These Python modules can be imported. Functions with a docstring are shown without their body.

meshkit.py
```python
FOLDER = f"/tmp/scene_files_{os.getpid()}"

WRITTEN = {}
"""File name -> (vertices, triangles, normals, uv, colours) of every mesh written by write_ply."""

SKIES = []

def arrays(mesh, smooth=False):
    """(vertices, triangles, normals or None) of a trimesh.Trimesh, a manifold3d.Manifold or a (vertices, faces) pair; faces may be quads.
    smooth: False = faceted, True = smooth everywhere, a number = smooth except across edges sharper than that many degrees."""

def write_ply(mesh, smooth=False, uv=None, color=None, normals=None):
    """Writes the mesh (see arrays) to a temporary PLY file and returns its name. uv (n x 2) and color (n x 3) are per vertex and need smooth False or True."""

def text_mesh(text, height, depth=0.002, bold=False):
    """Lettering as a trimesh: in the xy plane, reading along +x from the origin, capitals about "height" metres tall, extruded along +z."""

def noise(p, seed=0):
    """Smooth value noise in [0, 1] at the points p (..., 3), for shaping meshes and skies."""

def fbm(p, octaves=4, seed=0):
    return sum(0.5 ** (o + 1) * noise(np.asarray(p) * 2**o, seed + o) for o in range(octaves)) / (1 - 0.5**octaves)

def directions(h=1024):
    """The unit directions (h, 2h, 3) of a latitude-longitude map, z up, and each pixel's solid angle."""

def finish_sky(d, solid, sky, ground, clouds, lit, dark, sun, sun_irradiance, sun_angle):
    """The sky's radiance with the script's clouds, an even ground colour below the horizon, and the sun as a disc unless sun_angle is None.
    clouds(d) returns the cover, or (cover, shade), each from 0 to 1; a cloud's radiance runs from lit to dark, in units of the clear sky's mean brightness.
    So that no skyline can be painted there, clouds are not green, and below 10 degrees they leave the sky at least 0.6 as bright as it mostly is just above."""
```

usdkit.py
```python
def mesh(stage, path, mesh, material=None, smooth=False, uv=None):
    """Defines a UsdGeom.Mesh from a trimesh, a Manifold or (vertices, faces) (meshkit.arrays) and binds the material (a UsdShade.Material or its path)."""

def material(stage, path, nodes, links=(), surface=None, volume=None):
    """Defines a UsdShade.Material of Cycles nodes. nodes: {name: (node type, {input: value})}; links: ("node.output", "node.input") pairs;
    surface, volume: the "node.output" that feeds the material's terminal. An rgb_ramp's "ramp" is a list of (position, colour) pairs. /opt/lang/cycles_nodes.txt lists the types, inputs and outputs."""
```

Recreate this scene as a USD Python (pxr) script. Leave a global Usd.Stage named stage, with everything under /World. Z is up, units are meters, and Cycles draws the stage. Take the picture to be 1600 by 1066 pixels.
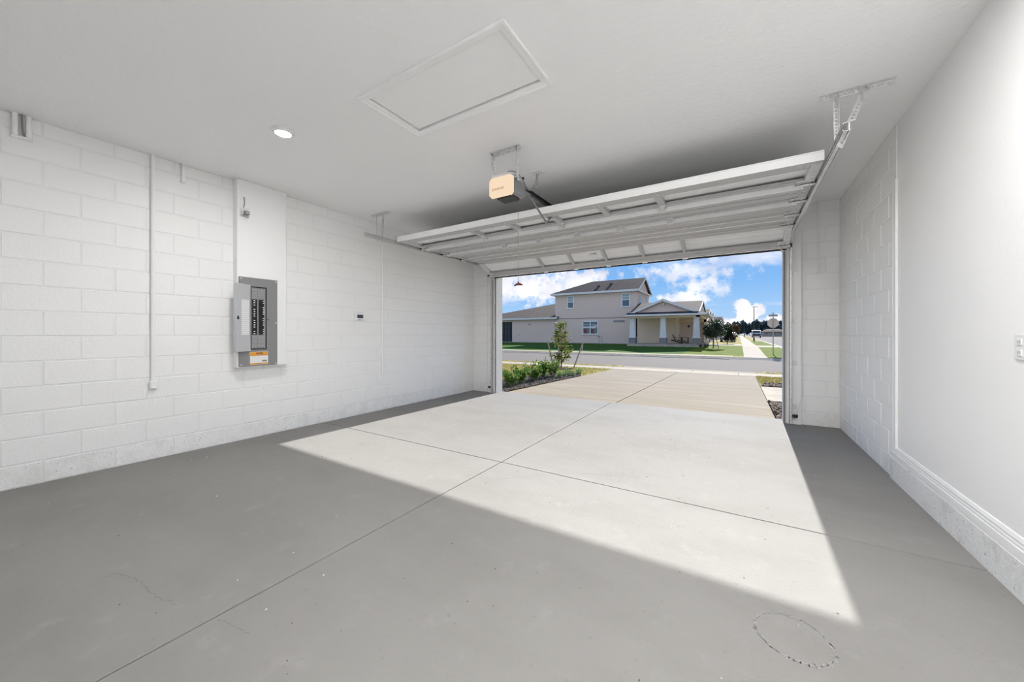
import math, numpy as np, trimesh, usdkit, meshkit
from shapely.geometry import Polygon, Point, box as sbox
from pxr import Usd, UsdGeom, UsdLux, UsdShade, Gf, Sdf, Vt

stage = Usd.Stage.CreateInMemory()
UsdGeom.SetStageUpAxis(stage, 'Z'); UsdGeom.SetStageMetersPerUnit(stage, 1.0)
UsdGeom.Xform.Define(stage, '/World'); UsdGeom.Scope.Define(stage, '/World/Looks')

# ------------------------------------------------------------------ camera, sky, sun, exposure
cam = UsdGeom.Camera.Define(stage, '/World/camera')
cam.CreateHorizontalApertureAttr(36.0)
cam.CreateVerticalApertureAttr(36.0 * 1066 / 1600)
cam.CreateFocalLengthAttr(570.5 * 36.0 / 1600)
cam.CreateVerticalApertureOffsetAttr(-11.9 * 36.0 / 1600)
cam.CreateClippingRangeAttr(Gf.Vec2f(0.05, 2000))
cam.AddTranslateOp().Set(Gf.Vec3d(0, 0, 1.22))
cam.AddRotateXYZOp().Set(Gf.Vec3f(90, 0, 31.87))
cam.CreateExposureAttr(0.34)

SUN_I, SKY_S, LAMP = 1.86, 0.82, 570.0
sun = UsdLux.DistantLight.Define(stage, '/World/sun')
sun.CreateIntensityAttr(SUN_I); sun.CreateNormalizeAttr(True); sun.CreateAngleAttr(0.53); sun.CreateColorAttr(Gf.Vec3f(1.0, 0.98, 0.945))
# light comes from azimuth +y (slightly +x), elevation 29.3 degrees
_el, _az = math.radians(29.3), math.radians(1.2)
_d = np.array([math.sin(_az) * math.cos(_el), math.cos(_az) * math.cos(_el), math.sin(_el)])
_z = _d; _x = np.cross([0, 0, 1], _z); _x /= np.linalg.norm(_x); _y = np.cross(_z, _x)
sun.AddTransformOp().Set(Gf.Matrix4d(*_x, 0, *_y, 0, *_z, 0, 0, 0, 0, 1))


def sky():
    n = {'tc': ('texture_coordinate', {}), 'sep': ('separate_xyz', {}),
         'grad': ('rgb_ramp', {'ramp': [(0.0, (.46, .66, .92)), (.06, (.36, .60, .92)), (.12, (.24, .50, .90)), (.2, (.17, .42, .86)), (.4, (.12, .33, .76)), (1.0, (.08, .24, .62))]}),
         # general fair-weather cloud field on a flat layer
         'zc': ('math', {'math_type': 'add', 'value2': 0.14}), 'dx': ('math', {'math_type': 'divide'}), 'dy': ('math', {'math_type': 'divide'}),
         'flat': ('combine_xyz', {'z': 17.9}),
         'nf': ('noise_texture', {'scale': 0.85, 'detail': 7.0, 'roughness': .56}),
         'cf': ('map_range', {'range_type': 'smoothstep', 'from_min': .45, 'from_max': .64, 'to_min': 0., 'to_max': .85}),
         'nd': ('noise_texture', {'scale': 34.0, 'detail': 8.0, 'roughness': .64}),
         'nd2': ('math', {'math_type': 'multiply_add', 'value2': 2.4, 'value3': -1.2}),
         'ns': ('noise_texture', {'scale': 16.0, 'detail': 4.0, 'roughness': .5}),
         'shade': ('rgb_ramp', {'ramp': [(.3, (.72, .73, .83)), (.52, (.98, .97, 1.0)), (.68, (1.12, 1.11, 1.10))]}),
         'low': ('map_range', {'range_type': 'smoothstep', 'from_min': .0, 'from_max': .04, 'to_min': .35, 'to_max': 0.}),
         'lowmix': ('mix', {'color2': (.74, .82, .95)}),
         'mixc': ('mix', {}), 'bg': ('background_shader', {'strength': SKY_S})}
    L = [('tc.generated', 'sep.vector'), ('sep.z', 'grad.fac'), ('sep.z', 'zc.value1'), ('sep.x', 'dx.value1'), ('zc.value', 'dx.value2'),
         ('sep.y', 'dy.value1'), ('zc.value', 'dy.value2'), ('dx.value', 'flat.x'), ('dy.value', 'flat.y'), ('flat.vector', 'nf.vector'), ('nf.fac', 'cf.value'),
         ('tc.generated', 'nd.vector'), ('nd.fac', 'nd2.value1'), ('tc.generated', 'ns.vector'), ('ns.fac', 'shade.fac')]
    # single clouds: direction of the middle, half width, half height, softness, noise, strength
    clouds = [((-.4789, .8691, .1235), .13, .040, .55, 1.3, .95), ((-.3698, .9187, .1387), .09, .036, .6, 1.5, .9), ((-.54, .83, .150), .12, .03, .6, 1.3, .9),
              ((-.1057, .9837, .1500), .10, .022, .8, 1.6, .75), ((-.0854, .991, .118), .05, .022, .7, 1.6, .8), ((-.1107, .9901, .0869), .055, .020, .6, 1.5, .85),
              ((.0128, .9858, .172), .13, .014, .8, 1.4, .6), ((-.045, .994, .100), .022, .018, .8, 1.6, .6),
              ((.0129, .9987, .0470), .030, .026, .25, 1.1, 1.0), ((.0042, .9995, .0190), .055, .022, .25, 1.0, 1.0), ((.0360, .9976, .0540), .017, .016, .25, 1.1, 1.0),
              ((.0600, .9984, .0190), .040, .020, .3, 1.1, .95), ((-.040, .9990, .020), .040, .012, .4, 1.1, .9), ((.012, .9970, .068), .014, .012, .3, 1.0, 1.0)]
    prev = 'cf.result'
    for i, (c, hw, hh, soft, amp, st) in enumerate(clouds):
        c = np.array(c) / np.linalg.norm(c); rz = math.atan2(-c[0], c[1])     # turn the view direction so that the cloud lies straight ahead
        n[f'mp{i}'] = ('mapping', {'mapping_type': 'point', 'rotation': (0, 0, -rz)})
        n[f'sb{i}'] = ('vector_math', {'math_type': 'subtract', 'value2': (0, math.hypot(c[0], c[1]), c[2])})
        n[f'sc{i}'] = ('vector_math', {'math_type': 'multiply', 'value2': (1 / hw, .5, 1 / hh)})
        n[f'ln{i}'] = ('vector_math', {'math_type': 'length'})
        n[f'ad{i}'] = ('math', {'math_type': 'multiply_add', 'value2': amp})
        n[f'mr{i}'] = ('map_range', {'range_type': 'smoothstep', 'from_min': 1.0 + soft * .5, 'from_max': 1.0 - soft, 'to_min': 0.0, 'to_max': st})
        n[f'mx{i}'] = ('math', {'math_type': 'maximum'})
        L += [('tc.generated', f'mp{i}.vector'), (f'mp{i}.vector', f'sb{i}.vector1'), (f'sb{i}.vector', f'sc{i}.vector1'), (f'sc{i}.vector', f'ln{i}.vector1'),
              ('nd2.value', f'ad{i}.value1'), (f'ln{i}.value', f'ad{i}.value3'), (f'ad{i}.value', f'mr{i}.value'), (prev, f'mx{i}.value1'), (f'mr{i}.result', f'mx{i}.value2')]
        prev = f'mx{i}.value'
    L += [('sep.z', 'low.value'), ('grad.color', 'lowmix.color1'), ('low.result', 'lowmix.fac'), ('lowmix.color', 'mixc.color1'), ('shade.color', 'mixc.color2'), (prev, 'mixc.fac'), ('mixc.color', 'bg.color')]
    for k, (kind, inp) in list(n.items()):
        if kind == 'vector_math' and 'value2' in inp:
            inp['vector2'] = inp.pop('value2')
    return usdkit.material(stage, '/World/Looks/sky_clouds', n, L, surface='bg.background')


dome = UsdLux.DomeLight.Define(stage, '/World/sky'); dome.CreateIntensityAttr(1.0)
UsdShade.MaterialBindingAPI.Apply(dome.GetPrim()).Bind(sky())

# ------------------------------------------------------------------ materials
MAT = {}


def mat(name, color, rough=.6, metal=0., spec=.5, noise=None, bump=None, vary=0., space='position', **kw):
    """noise: (scale, colour 2, low, high[, detail]); bump: (scale, distance[, detail]); vary: brightness range from one piece to the next."""
    n = {'p': ('principled_bsdf', {'base_color': color, 'roughness': rough, 'metallic': metal, 'specular_ior_level': spec, **kw})}
    L = []
    src = None
    if noise or bump:
        n['g'] = ('geometry', {})
    if noise:
        for i, (sc, c2, lo, hi, det) in enumerate(noise if isinstance(noise, list) else [noise]):
            n[f'n{i}'] = ('noise_texture', {'scale': sc if np.ndim(sc) == 0 else 1.0, 'detail': det, 'roughness': .6})
            n[f'r{i}'] = ('map_range', {'range_type': 'smoothstep', 'from_min': lo, 'from_max': hi, 'to_min': 0., 'to_max': 1.})
            n[f'm{i}'] = ('mix', {'color1': color, 'color2': c2})
            if np.ndim(sc):
                n[f'mp{i}'] = ('mapping', {'scale': sc}); L += [('g.position', f'mp{i}.vector'), (f'mp{i}.vector', f'n{i}.vector')]
            else:
                L += [('g.position', f'n{i}.vector')]
            L += [(f'n{i}.fac', f'r{i}.value'), (f'r{i}.result', f'm{i}.fac')]
            if src:
                L.append((src, f'm{i}.color1'))
            src = f'm{i}.color'
    if vary:
        n['oi'] = ('geometry', {}); n['vr'] = ('map_range', {'to_min': 1 - vary, 'to_max': 1 + vary}); n['h'] = ('hsv', {'color': color})
        L += [('oi.random_per_island', 'vr.value'), ('vr.result', 'h.value')]
        if src:
            L.append((src, 'h.color'))
        src = 'h.color'
    if src:
        L.append((src, 'p.base_color'))
    if bump:
        n['bn'] = ('noise_texture', {'scale': bump[0], 'detail': bump[2] if len(bump) > 2 else 3.0, 'roughness': .6})
        n['b'] = ('bump', {'distance': bump[1], 'strength': 1.0})
        L += [('g.position', 'bn.vector'), ('bn.fac', 'b.height'), ('b.normal', 'p.normal')]
    MAT[name] = usdkit.material(stage, '/World/Looks/' + name, n, L, surface='p.BSDF')
    return MAT[name]


def leafmat(name, cols, rough=.45, tr=.35):
    n = {'g': ('geometry', {}), 'r': ('rgb_ramp', {'ramp': cols}), 'p': ('principled_bsdf', {'roughness': rough, 'specular_ior_level': .4}),
         't': ('translucent_bsdf', {}), 'x': ('mix_closure', {'fac': tr})}
    MAT[name] = usdkit.material(stage, '/World/Looks/' + name, n, [('g.random_per_island', 'r.fac'), ('r.color', 'p.base_color'), ('r.color', 't.color'),
                                ('p.BSDF', 'x.closure1'), ('t.BSDF', 'x.closure2')], surface='x.closure')


def emit(name, color, strength):
    MAT[name] = usdkit.material(stage, '/World/Looks/' + name, {'e': ('emission', {'color': color, 'strength': strength})}, [], surface='e.emission')


WB = (.915, .915, .913)
mat('block_paint', WB, .55, bump=(55, .0024, 4))
mat('block_worn', WB, .6, noise=[(48., (.50, .50, .49), .63, .70, 3.), (7., (.84, .84, .835), .45, .65, 5.)], bump=(55, .005, 5))
mat('mortar_paint', (.88, .88, .88), .7, bump=(80, .004))
mat('wall_paint', (.915, .915, .915), .5, bump=(60, .0015))
mat('ceiling_paint', (.93, .93, .932), .7, bump=(26, .006, 4))
mat('trim_paint', (.93, .93, .93), .35)
mat('stem_concrete', (.84, .84, .835), .8, noise=[(42., (.45, .45, .44), .62, .69, 4.), (6., (.72, .72, .715), .5, .68, 6.)], bump=(40, .006, 5))
mat('floor_concrete', (.282, .274, .264), .8, spec=.06,
    noise=[((.9, 1.6, 1.), (.258, .250, .240), .40, .66, 7.), (6., (.304, .296, .286), .56, .76, 6.), (38., (.228, .222, .213), .60, .78, 4.)], bump=(70, .0015, 4))
mat('joint_dark', (.10, .10, .095), .9)
mat('crack_dark', (.20, .195, .19), .9)
mat('stain_white', (.335, .328, .318), .7)
mat('debris_dark', (.10, .09, .08), .8)
mat('debris_white', (.8, .8, .78), .8)
mat('galvanized', (.80, .80, .80), .45, metal=.5, noise=(35., (.66, .66, .67), .4, .65, 3.))
mat('steel_dark', (.30, .30, .31), .4, metal=.8)
mat('door_skin', (.90, .90, .90), .5)
mat('door_rail', (.52, .52, .525), .5)
mat('door_edge_white_lit', (.93, .93, .93), .4)  # white edging; on strut and rib faces the whiteness stands for caught light
mat('rubber_black', (.03, .03, .03), .7)
mat('plastic_black', (.02, .02, .022), .4)
mat('plastic_white', (.82, .82, .82), .35)
mat('plastic_grey', (.25, .25, .26), .45)
mat('opener_grey', (.22, .22, .225), .4)
mat('handle_red', (.16, .035, .03), .4)
mat('cord_red', (.26, .24, .235), .6)
mat('panel_grey', (.26, .26, .263), .38, metal=.05)
mat('panel_door_grey', (.55, .55, .553), .35, metal=.15)
mat('dead_front', (.33, .33, .335), .4, metal=.2)
mat('breaker_black', (.025, .025, .027), .35)
mat('paper_white', (.80, .80, .80), .7)
mat('label_orange', (.80, .36, .03), .5)
mat('label_brown', (.35, .13, .03), .5)
mat('label_grey', (.25, .24, .25), .5)
mat('screw_metal', (.8, .8, .8), .3, metal=.6)
mat('screen_dark', (.05, .055, .055), .15)
emit('lamp_white', (1.0, .992, .98), LAMP)
emit('lens_warm', (1.0, .78, .56), .74)
# outside
mat('driveway_concrete', (.288, .248, .195), .9, spec=.05, noise=[((.5, 9., 1.), (.255, .217, .168), .42, .66, 5.), ((.35, 3.2, 1.), (.325, .28, .222), .52, .7, 3.)], bump=(60, .003))
mat('sidewalk_concrete', (.43, .38, .30), .9, spec=.06, noise=(2.5, (.34, .30, .25), .4, .7, 5.))
mat('kerb_concrete', (.40, .36, .30), .9, spec=.1, noise=(3., (.30, .275, .24), .4, .7, 4.))
mat('asphalt', (.195, .175, .156), .92, spec=.05, noise=(1.6, (.182, .164, .146), .4, .7, 6.))
mat('lawn_dry', (.27, .22, .07), .95, spec=.05, noise=[(3., (.34, .27, .11), .45, .62, 6.), (1.1, (.20, .21, .05), .48, .66, 5.)])
mat('lawn_green', (.095, .135, .008), .95, spec=.05, noise=(1.2, (.14, .17, .018), .42, .66, 6.))
mat('lawn_shaded', (.045, .105, .016), .95, spec=.05, noise=(1.2, (.065, .12, .022), .42, .66, 6.))  # lawn colour darkened for the house shadow it lies in
mat('field', (.20, .20, .09), .95, spec=.1, noise=(.2, (.15, .18, .06), .4, .66, 5.))
mat('mulch', (.075, .055, .042), .95, spec=.1, noise=(18., (.14, .11, .09), .5, .65, 5.), bump=(30, .02))
leafmat('mulch_chip', [(0., (.05, .042, .04)), (.35, (.13, .12, .115)), (.55, (.34, .34, .34)), (1., (.62, .63, .62))], .8, .02)
leafmat('mulch_brown', [(0., (.06, .035, .022)), (.6, (.17, .105, .065)), (1., (.34, .25, .18))], .8, .02)
leafmat('grass_dry', [(0., (.30, .25, .07)), (.5, (.46, .37, .14)), (1., (.32, .33, .09))], .7, .3)
leafmat('shrub_leaf', [(0., (.08, .16, .025)), (.4, (.18, .30, .05)), (.75, (.38, .44, .10)), (1., (.58, .56, .24))], .6, .5)
leafmat('cover_leaf', [(0., (.16, .27, .09)), (.5, (.38, .48, .20)), (1., (.66, .68, .44))], .6, .45)
leafmat('magnolia_leaf', [(0., (.13, .15, .03)), (.2, (.42, .38, .08)), (.6, (.72, .54, .14)), (.85, (.66, .36, .09)), (1., (.72, .64, .36))], .5, .62)
leafmat('olive_leaf', [(0., (.035, .05, .025)), (.6, (.10, .12, .06)), (1., (.26, .28, .19))], .45, .3)
leafmat('dark_leaf', [(0., (.018, .03, .012)), (1., (.06, .08, .03))], .5, .25)
leafmat('russet_leaf', [(0., (.10, .055, .03)), (1., (.26, .15, .09))], .6, .25)
leafmat('hazed_pine_leaf', [(0., (.07, .115, .135)), (1., (.16, .215, .235))], .7, .3)  # bluish lift stands for distance haze, put into the leaf colour
mat('bark', (.20, .15, .11), .9, bump=(40, .01))
mat('stake_wood', (.34, .285, .225), .85, noise=(12., (.25, .21, .165), .4, .7, 4.))
mat('strap_green', (.03, .08, .05), .7)
mat('stucco_greige', (.70, .56, .475), .92, spec=.2, bump=(20, .01, 4))
mat('stucco_beige', (.78, .62, .45), .92, spec=.2, bump=(20, .01, 4))
mat('stucco_white', (.78, .77, .75), .9, bump=(30, .008, 4))
mat('house_trim', (.66, .65, .63), .6)
mat('shingle', (.088, .069, .058), .9, spec=.1, noise=[((3.2, 3.2, 9.), (.125, .100, .085), .42, .62, 4.)])
mat('shingle_dark', (.055, .055, .062), .9, spec=.2)
mat('stone_veneer', (.36, .33, .33), .85, vary=.35)
mat('window_frame', (.80, .80, .80), .5)
mat('window_glass', (.05, .085, .10), .06, spec=.9)
mat('window_blind', (.34, .42, .44), .5)
mat('window_curtain', (.60, .60, .57), .8)
mat('window_red', (.20, .06, .05), .7)
mat('lanai_screen', (.035, .05, .06), .5)
mat('chair_wood', (.055, .022, .016), .5)
mat('pole_metal', (.36, .36, .35), .5, metal=.4)
mat('sign_back', (.62, .50, .40), .55, metal=.1)
mat('sign_red', (.55, .02, .02), .5)
mat('sign_green', (.33, .33, .29), .5)
mat('pole_black', (.03, .03, .032), .5)
mat('truck_paint', (.55, .57, .60), .25, spec=.6)
mat('truck_dark', (.05, .052, .056), .4)
mat('tyre', (.015, .015, .015), .8)
mat('car_paint', (.62, .64, .66), .25)
mat('tail_red', (.4, .02, .02), .3)
mat('far_wall', (.34, .30, .26), .9)

# ------------------------------------------------------------------ helpers
COUNT, LOC, FIRST = {}, {}, {}


def numbered(parent, name):
    k = (parent, name); c = COUNT.get(k, 0); COUNT[k] = c + 1
    return name if c == 0 else f'{name}_{c:03d}'


def setd(p, label=None, cat=None, group=None, kind=None):
    for k, v in (('label', label), ('category', cat), ('group', group), ('kind', kind)):
        if v:
            p.SetCustomDataByKey(k, v)
    return p


def thing(name, label=None, cat=None, loc=(0, 0, 0), group=None, kind=None):
    path = '/World/' + numbered('/World', name)
    x = UsdGeom.Xform.Define(stage, path); x.AddTranslateOp().Set(Gf.Vec3d(*map(float, loc)))
    LOC[path] = np.array(loc, float)
    return setd(x.GetPrim(), label, cat, group, kind)


def copy_of(src, loc, label=None, rot=0, scale=1.0, group=None):
    was = src.GetCustomData()
    path = '/World/' + numbered('/World', ''.join(c for c in src.GetName() if not c.isdigit()).rstrip('_'))
    x = UsdGeom.Xform.Define(stage, path); p = x.GetPrim()
    p.GetReferences().AddInternalReference(src.GetPath())
    x.ClearXformOpOrder()
    x.AddTranslateOp().Set(Gf.Vec3d(*map(float, loc)))
    if rot:
        x.AddRotateZOp().Set(float(rot))
    if scale != 1.0:
        x.AddScaleOp().Set(Gf.Vec3f(scale, scale, scale))
    p.SetInstanceable(True)
    return setd(p, label or was.get('label'), was.get('category'), group or was.get('group'))


def obj(name, m, material, parent=None, smooth=False, label=None, cat=None, group=None, kind=None):
    """One Mesh prim from world-space geometry under parent (or /World)."""
    if isinstance(m, (list, tuple)) and not (len(m) == 2 and isinstance(m[0], np.ndarray) and m[0].ndim == 2 and m[0].shape[1] == 3 and isinstance(m[1], np.ndarray) and m[1].dtype.kind == 'i'):
        m = cat_(m)
    if hasattr(m, 'vertices'):
        m = (np.array(m.vertices), np.array(m.faces))
    pp = '/World' if parent is None else str(parent.GetPath())
    top = '/'.join(pp.split('/')[:3])
    v = np.asarray(m[0], float) - LOC.get(top, 0.0)
    path = pp + '/' + numbered(pp, name)
    g = usdkit.mesh(stage, path, (v, m[1]), MAT[material] if isinstance(material, str) else material, smooth=smooth)
    if parent is None:
        LOC[path] = np.zeros(3)
    return setd(g.GetPrim(), label, cat, group, kind)


def cat_(ms):
    vs, fs, n = [], [], 0
    for m in ms:
        v, f = (np.asarray(m.vertices), np.asarray(m.faces)) if hasattr(m, 'vertices') else m
        vs.append(v); fs.append(np.asarray(f) + n); n += len(v)
    return np.vstack(vs), np.vstack(fs)


_u = []
for sx in (-1, 1):
    for sy in (-1, 1):
        for sz in (-1, 1):
            _u += [(sx, sy, sz, 0), (sx, sy, sz, 1), (sx, sy, sz, 2)]
_pts = np.array([[s[k] * (1.0 if k == s[3] else .7) for k in range(3)] for s in _u])
_hull = trimesh.convex.convex_hull(_pts)
_map = [int(np.argmin(np.linalg.norm(_pts - q, axis=1))) for q in _hull.vertices]
BT = np.array([[_map[i] for i in f] for f in _hull.faces])
BS = np.array([[s[k] for k in range(3)] for s in _u], float); BA = np.array([s[3] for s in _u])


def bx(lo, hi, bev=0.0):
    lo, hi = np.minimum(lo, hi).astype(float), np.maximum(lo, hi).astype(float)
    c, h = (lo + hi) / 2, (hi - lo) / 2
    if bev <= 0:
        b = trimesh.creation.box(hi - lo); return np.array(b.vertices) + c, np.array(b.faces)
    bev = min(bev, .45 * h.min())
    inset = np.where(np.arange(3)[None, :] == BA[:, None], 0.0, bev)
    return c + BS * (h[None, :] - inset), BT.copy()


def xf(m, rot=None, t=(0, 0, 0), about=(0, 0, 0)):
    v = np.asarray(m[0] if not hasattr(m, 'vertices') else m.vertices, float); f = m[1] if not hasattr(m, 'faces') else np.asarray(m.faces)
    if rot is not None:
        v = (v - about) @ np.asarray(rot).T + about
    return v + np.asarray(t, float), f


def R(axis, deg):
    return trimesh.transformations.rotation_matrix(math.radians(deg), axis)[:3, :3]


def tube(pts, r, sides=8, cap=True):
    p = np.asarray(pts, float); n = len(p); r = np.broadcast_to(np.asarray(r, float), (n,))
    t = np.gradient(p, axis=0); t /= np.linalg.norm(t, axis=1, keepdims=True) + 1e-12
    ref = np.array([0, 0, 1.]) if abs(t[0][2]) < .9 else np.array([1., 0, 0])
    a = np.cross(t, ref); a /= np.linalg.norm(a, axis=1, keepdims=True) + 1e-12
    b = np.cross(t, a); ang = np.arange(sides) * 2 * np.pi / sides
    v = (p[:, None] + r[:, None, None] * (np.cos(ang)[None, :, None] * a[:, None] + np.sin(ang)[None, :, None] * b[:, None])).reshape(-1, 3)
    i, j = np.meshgrid(np.arange(n - 1), np.arange(sides), indexing='ij')
    q = np.stack([i * sides + j, i * sides + (j + 1) % sides, (i + 1) * sides + (j + 1) % sides, (i + 1) * sides + j], -1).reshape(-1, 4)
    f = np.vstack([q[:, [0, 2, 1]], q[:, [0, 3, 2]]])
    if cap:
        v = np.vstack([v, p[:1], p[-1:]]); k = np.arange(sides)
        f = np.vstack([f, np.stack([np.full(sides, n * sides), k, (k + 1) % sides], 1), np.stack([np.full(sides, n * sides + 1), (n - 1) * sides + (k + 1) % sides, (n - 1) * sides + k], 1)])
    return v, f


def smooth_path(pts, n=8):
    p = np.asarray(pts, float); out = []
    q = np.vstack([2 * p[0] - p[1], p, 2 * p[-1] - p[-2]])
    for i in range(1, len(q) - 2):
        for t in np.linspace(0, 1, n, endpoint=False):
            a, b, c, d = q[i - 1:i + 3]
            out.append(.5 * ((2 * b) + (-a + c) * t + (2 * a - 5 * b + 4 * c - d) * t * t + (-a + 3 * b - 3 * c + d) * t ** 3))
    return np.array(out + [p[-1]])


def lathe(profile, center, n=28, axis='z'):
    m = trimesh.creation.revolve(np.array(profile, float), sections=n)
    v, f = np.array(m.vertices), np.array(m.faces)
    if axis == 'x':
        v = v[:, [2, 0, 1]]
    elif axis == 'y':
        v = v[:, [1, 2, 0]]
    return v + np.asarray(center, float), f


def flat_faces(p2):
    p2 = np.asarray(p2, float)
    v2, f2 = trimesh.creation.triangulate_polygon(Polygon(p2), engine='earcut')
    return np.array([[int(np.argmin(np.linalg.norm(p2 - v2[i], axis=1))) for i in t] for t in f2])


def prism(poly, vec):
    """A planar polygon in 3-D (convex or simple) pushed along vec."""
    p = np.asarray(poly, float); n = len(p)
    nrm = np.zeros(3)
    for i in range(n):
        nrm += np.cross(p[i], p[(i + 1) % n])
    k = int(np.argmax(np.abs(nrm))); keep = [i for i in range(3) if i != k]
    f2 = flat_faces(p[:, keep])
    top = np.vstack([p, p + np.asarray(vec, float)])
    side = []
    for i in range(n):
        j = (i + 1) % n; side += [[i, j, n + j], [i, n + j, n + i]]
    m = trimesh.Trimesh(top, np.vstack([f2, f2[:, ::-1] + n, np.array(side)]), process=False)
    trimesh.repair.fix_normals(m)
    return np.array(m.vertices), np.array(m.faces)


def perf(p0, along, across, length, width, t=.0025, r=.0055, pitch=.025, rows=1):
    """A perforated metal strip from p0; thickness along cross(along, across)."""
    a, c = np.asarray(along, float), np.asarray(across, float); a /= np.linalg.norm(a); c = c - a * (c @ a); c /= np.linalg.norm(c); n = np.cross(a, c)
    poly = sbox(0, 0, length, width)
    for x in np.arange(pitch * .6, length - pitch * .4, pitch):
        poly = poly.difference(Point(x, width * .5).buffer(r, 3))
    m = trimesh.creation.extrude_polygon(poly, t, engine='earcut')
    v = np.array(m.vertices)
    return np.asarray(p0, float) + v[:, :1] * a + v[:, 1:2] * c + v[:, 2:] * n, np.array(m.faces)


def angle_iron(p0, along, c1, c2, length, w=.032):
    return cat_([perf(p0, along, c1, length, w), perf(p0, along, c2, length, w)])


def leaves(rng, centers, size, aspect=.45, up=.3, droop=.15):
    """One folded rhombus (two triangles) per centre."""
    n = len(centers); d = rng.normal(size=(n, 3)); d[:, 2] = np.abs(d[:, 2]) * up + rng.normal(size=n) * .2
    d /= np.linalg.norm(d, axis=1, keepdims=True)
    s = np.cross(d, rng.normal(size=(n, 3))); s /= np.linalg.norm(s, axis=1, keepdims=True) + 1e-9
    ln = size * rng.uniform(.7, 1.3, n)[:, None]; c = np.asarray(centers)
    nn = np.cross(d, s)
    a, b = c - d * ln * .5, c + d * ln * .5 - np.array([0, 0, 1]) * ln * droop
    l, r = c + s * ln * aspect * .5 + nn * ln * .08, c - s * ln * aspect * .5 + nn * ln * .08
    v = np.stack([a, l, b, r], 1).reshape(-1, 3); k = np.arange(n)[:, None] * 4
    return v, np.vstack([k + [0, 1, 2], k + [0, 2, 3]])


def instancer(name, meshes, material, pts, rng, parent=None, scale=(.7, 1.3), label=None, cat=None, kind='stuff', flat=False):
    pp = '/World' if parent is None else str(parent.GetPath())
    path = pp + '/' + numbered(pp, name)
    pi = UsdGeom.PointInstancer.Define(stage, path)
    for i, m in enumerate(meshes):
        usdkit.mesh(stage, f'{path}/tuft_{i:03d}' if i else f'{path}/tuft', m, MAT[material])
        pi.GetPrototypesRel().AddTarget(f'{path}/tuft_{i:03d}' if i else f'{path}/tuft')
    n = len(pts); top = '/'.join(pp.split('/')[:3])
    pi.CreatePositionsAttr(Vt.Vec3fArray.FromNumpy((np.asarray(pts) - LOC.get(top, 0.)).astype(np.float32)))
    pi.CreateProtoIndicesAttr(Vt.IntArray.FromNumpy(rng.integers(0, len(meshes), n).astype(np.int32)))
    yaw = rng.uniform(0, 2 * np.pi, n)
    pi.CreateOrientationsAttr(Vt.QuathArray([Gf.Quath(float(math.cos(y / 2)), 0, 0, float(math.sin(y / 2))) for y in yaw]))
    s = rng.uniform(*scale, n)
    pi.CreateScalesAttr(Vt.Vec3fArray.FromNumpy(np.stack([s, s, s * rng.uniform(.7, 1.2, n)], 1).astype(np.float32)))
    return setd(pi.GetPrim(), label, cat, None, kind)


# ------------------------------------------------------------------ the garage shell
XL, XR, YF, YB, H = -4.83, 1.10, 6.20, -0.60, 2.947
YO = 6.40                       # outer face of the door wall
OX0, OX1, OH = -4.24, 0.53, 2.445
BH, BL, Z0, Y0 = .2032, .4064, .181, .508
rng = np.random.default_rng(5)

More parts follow.
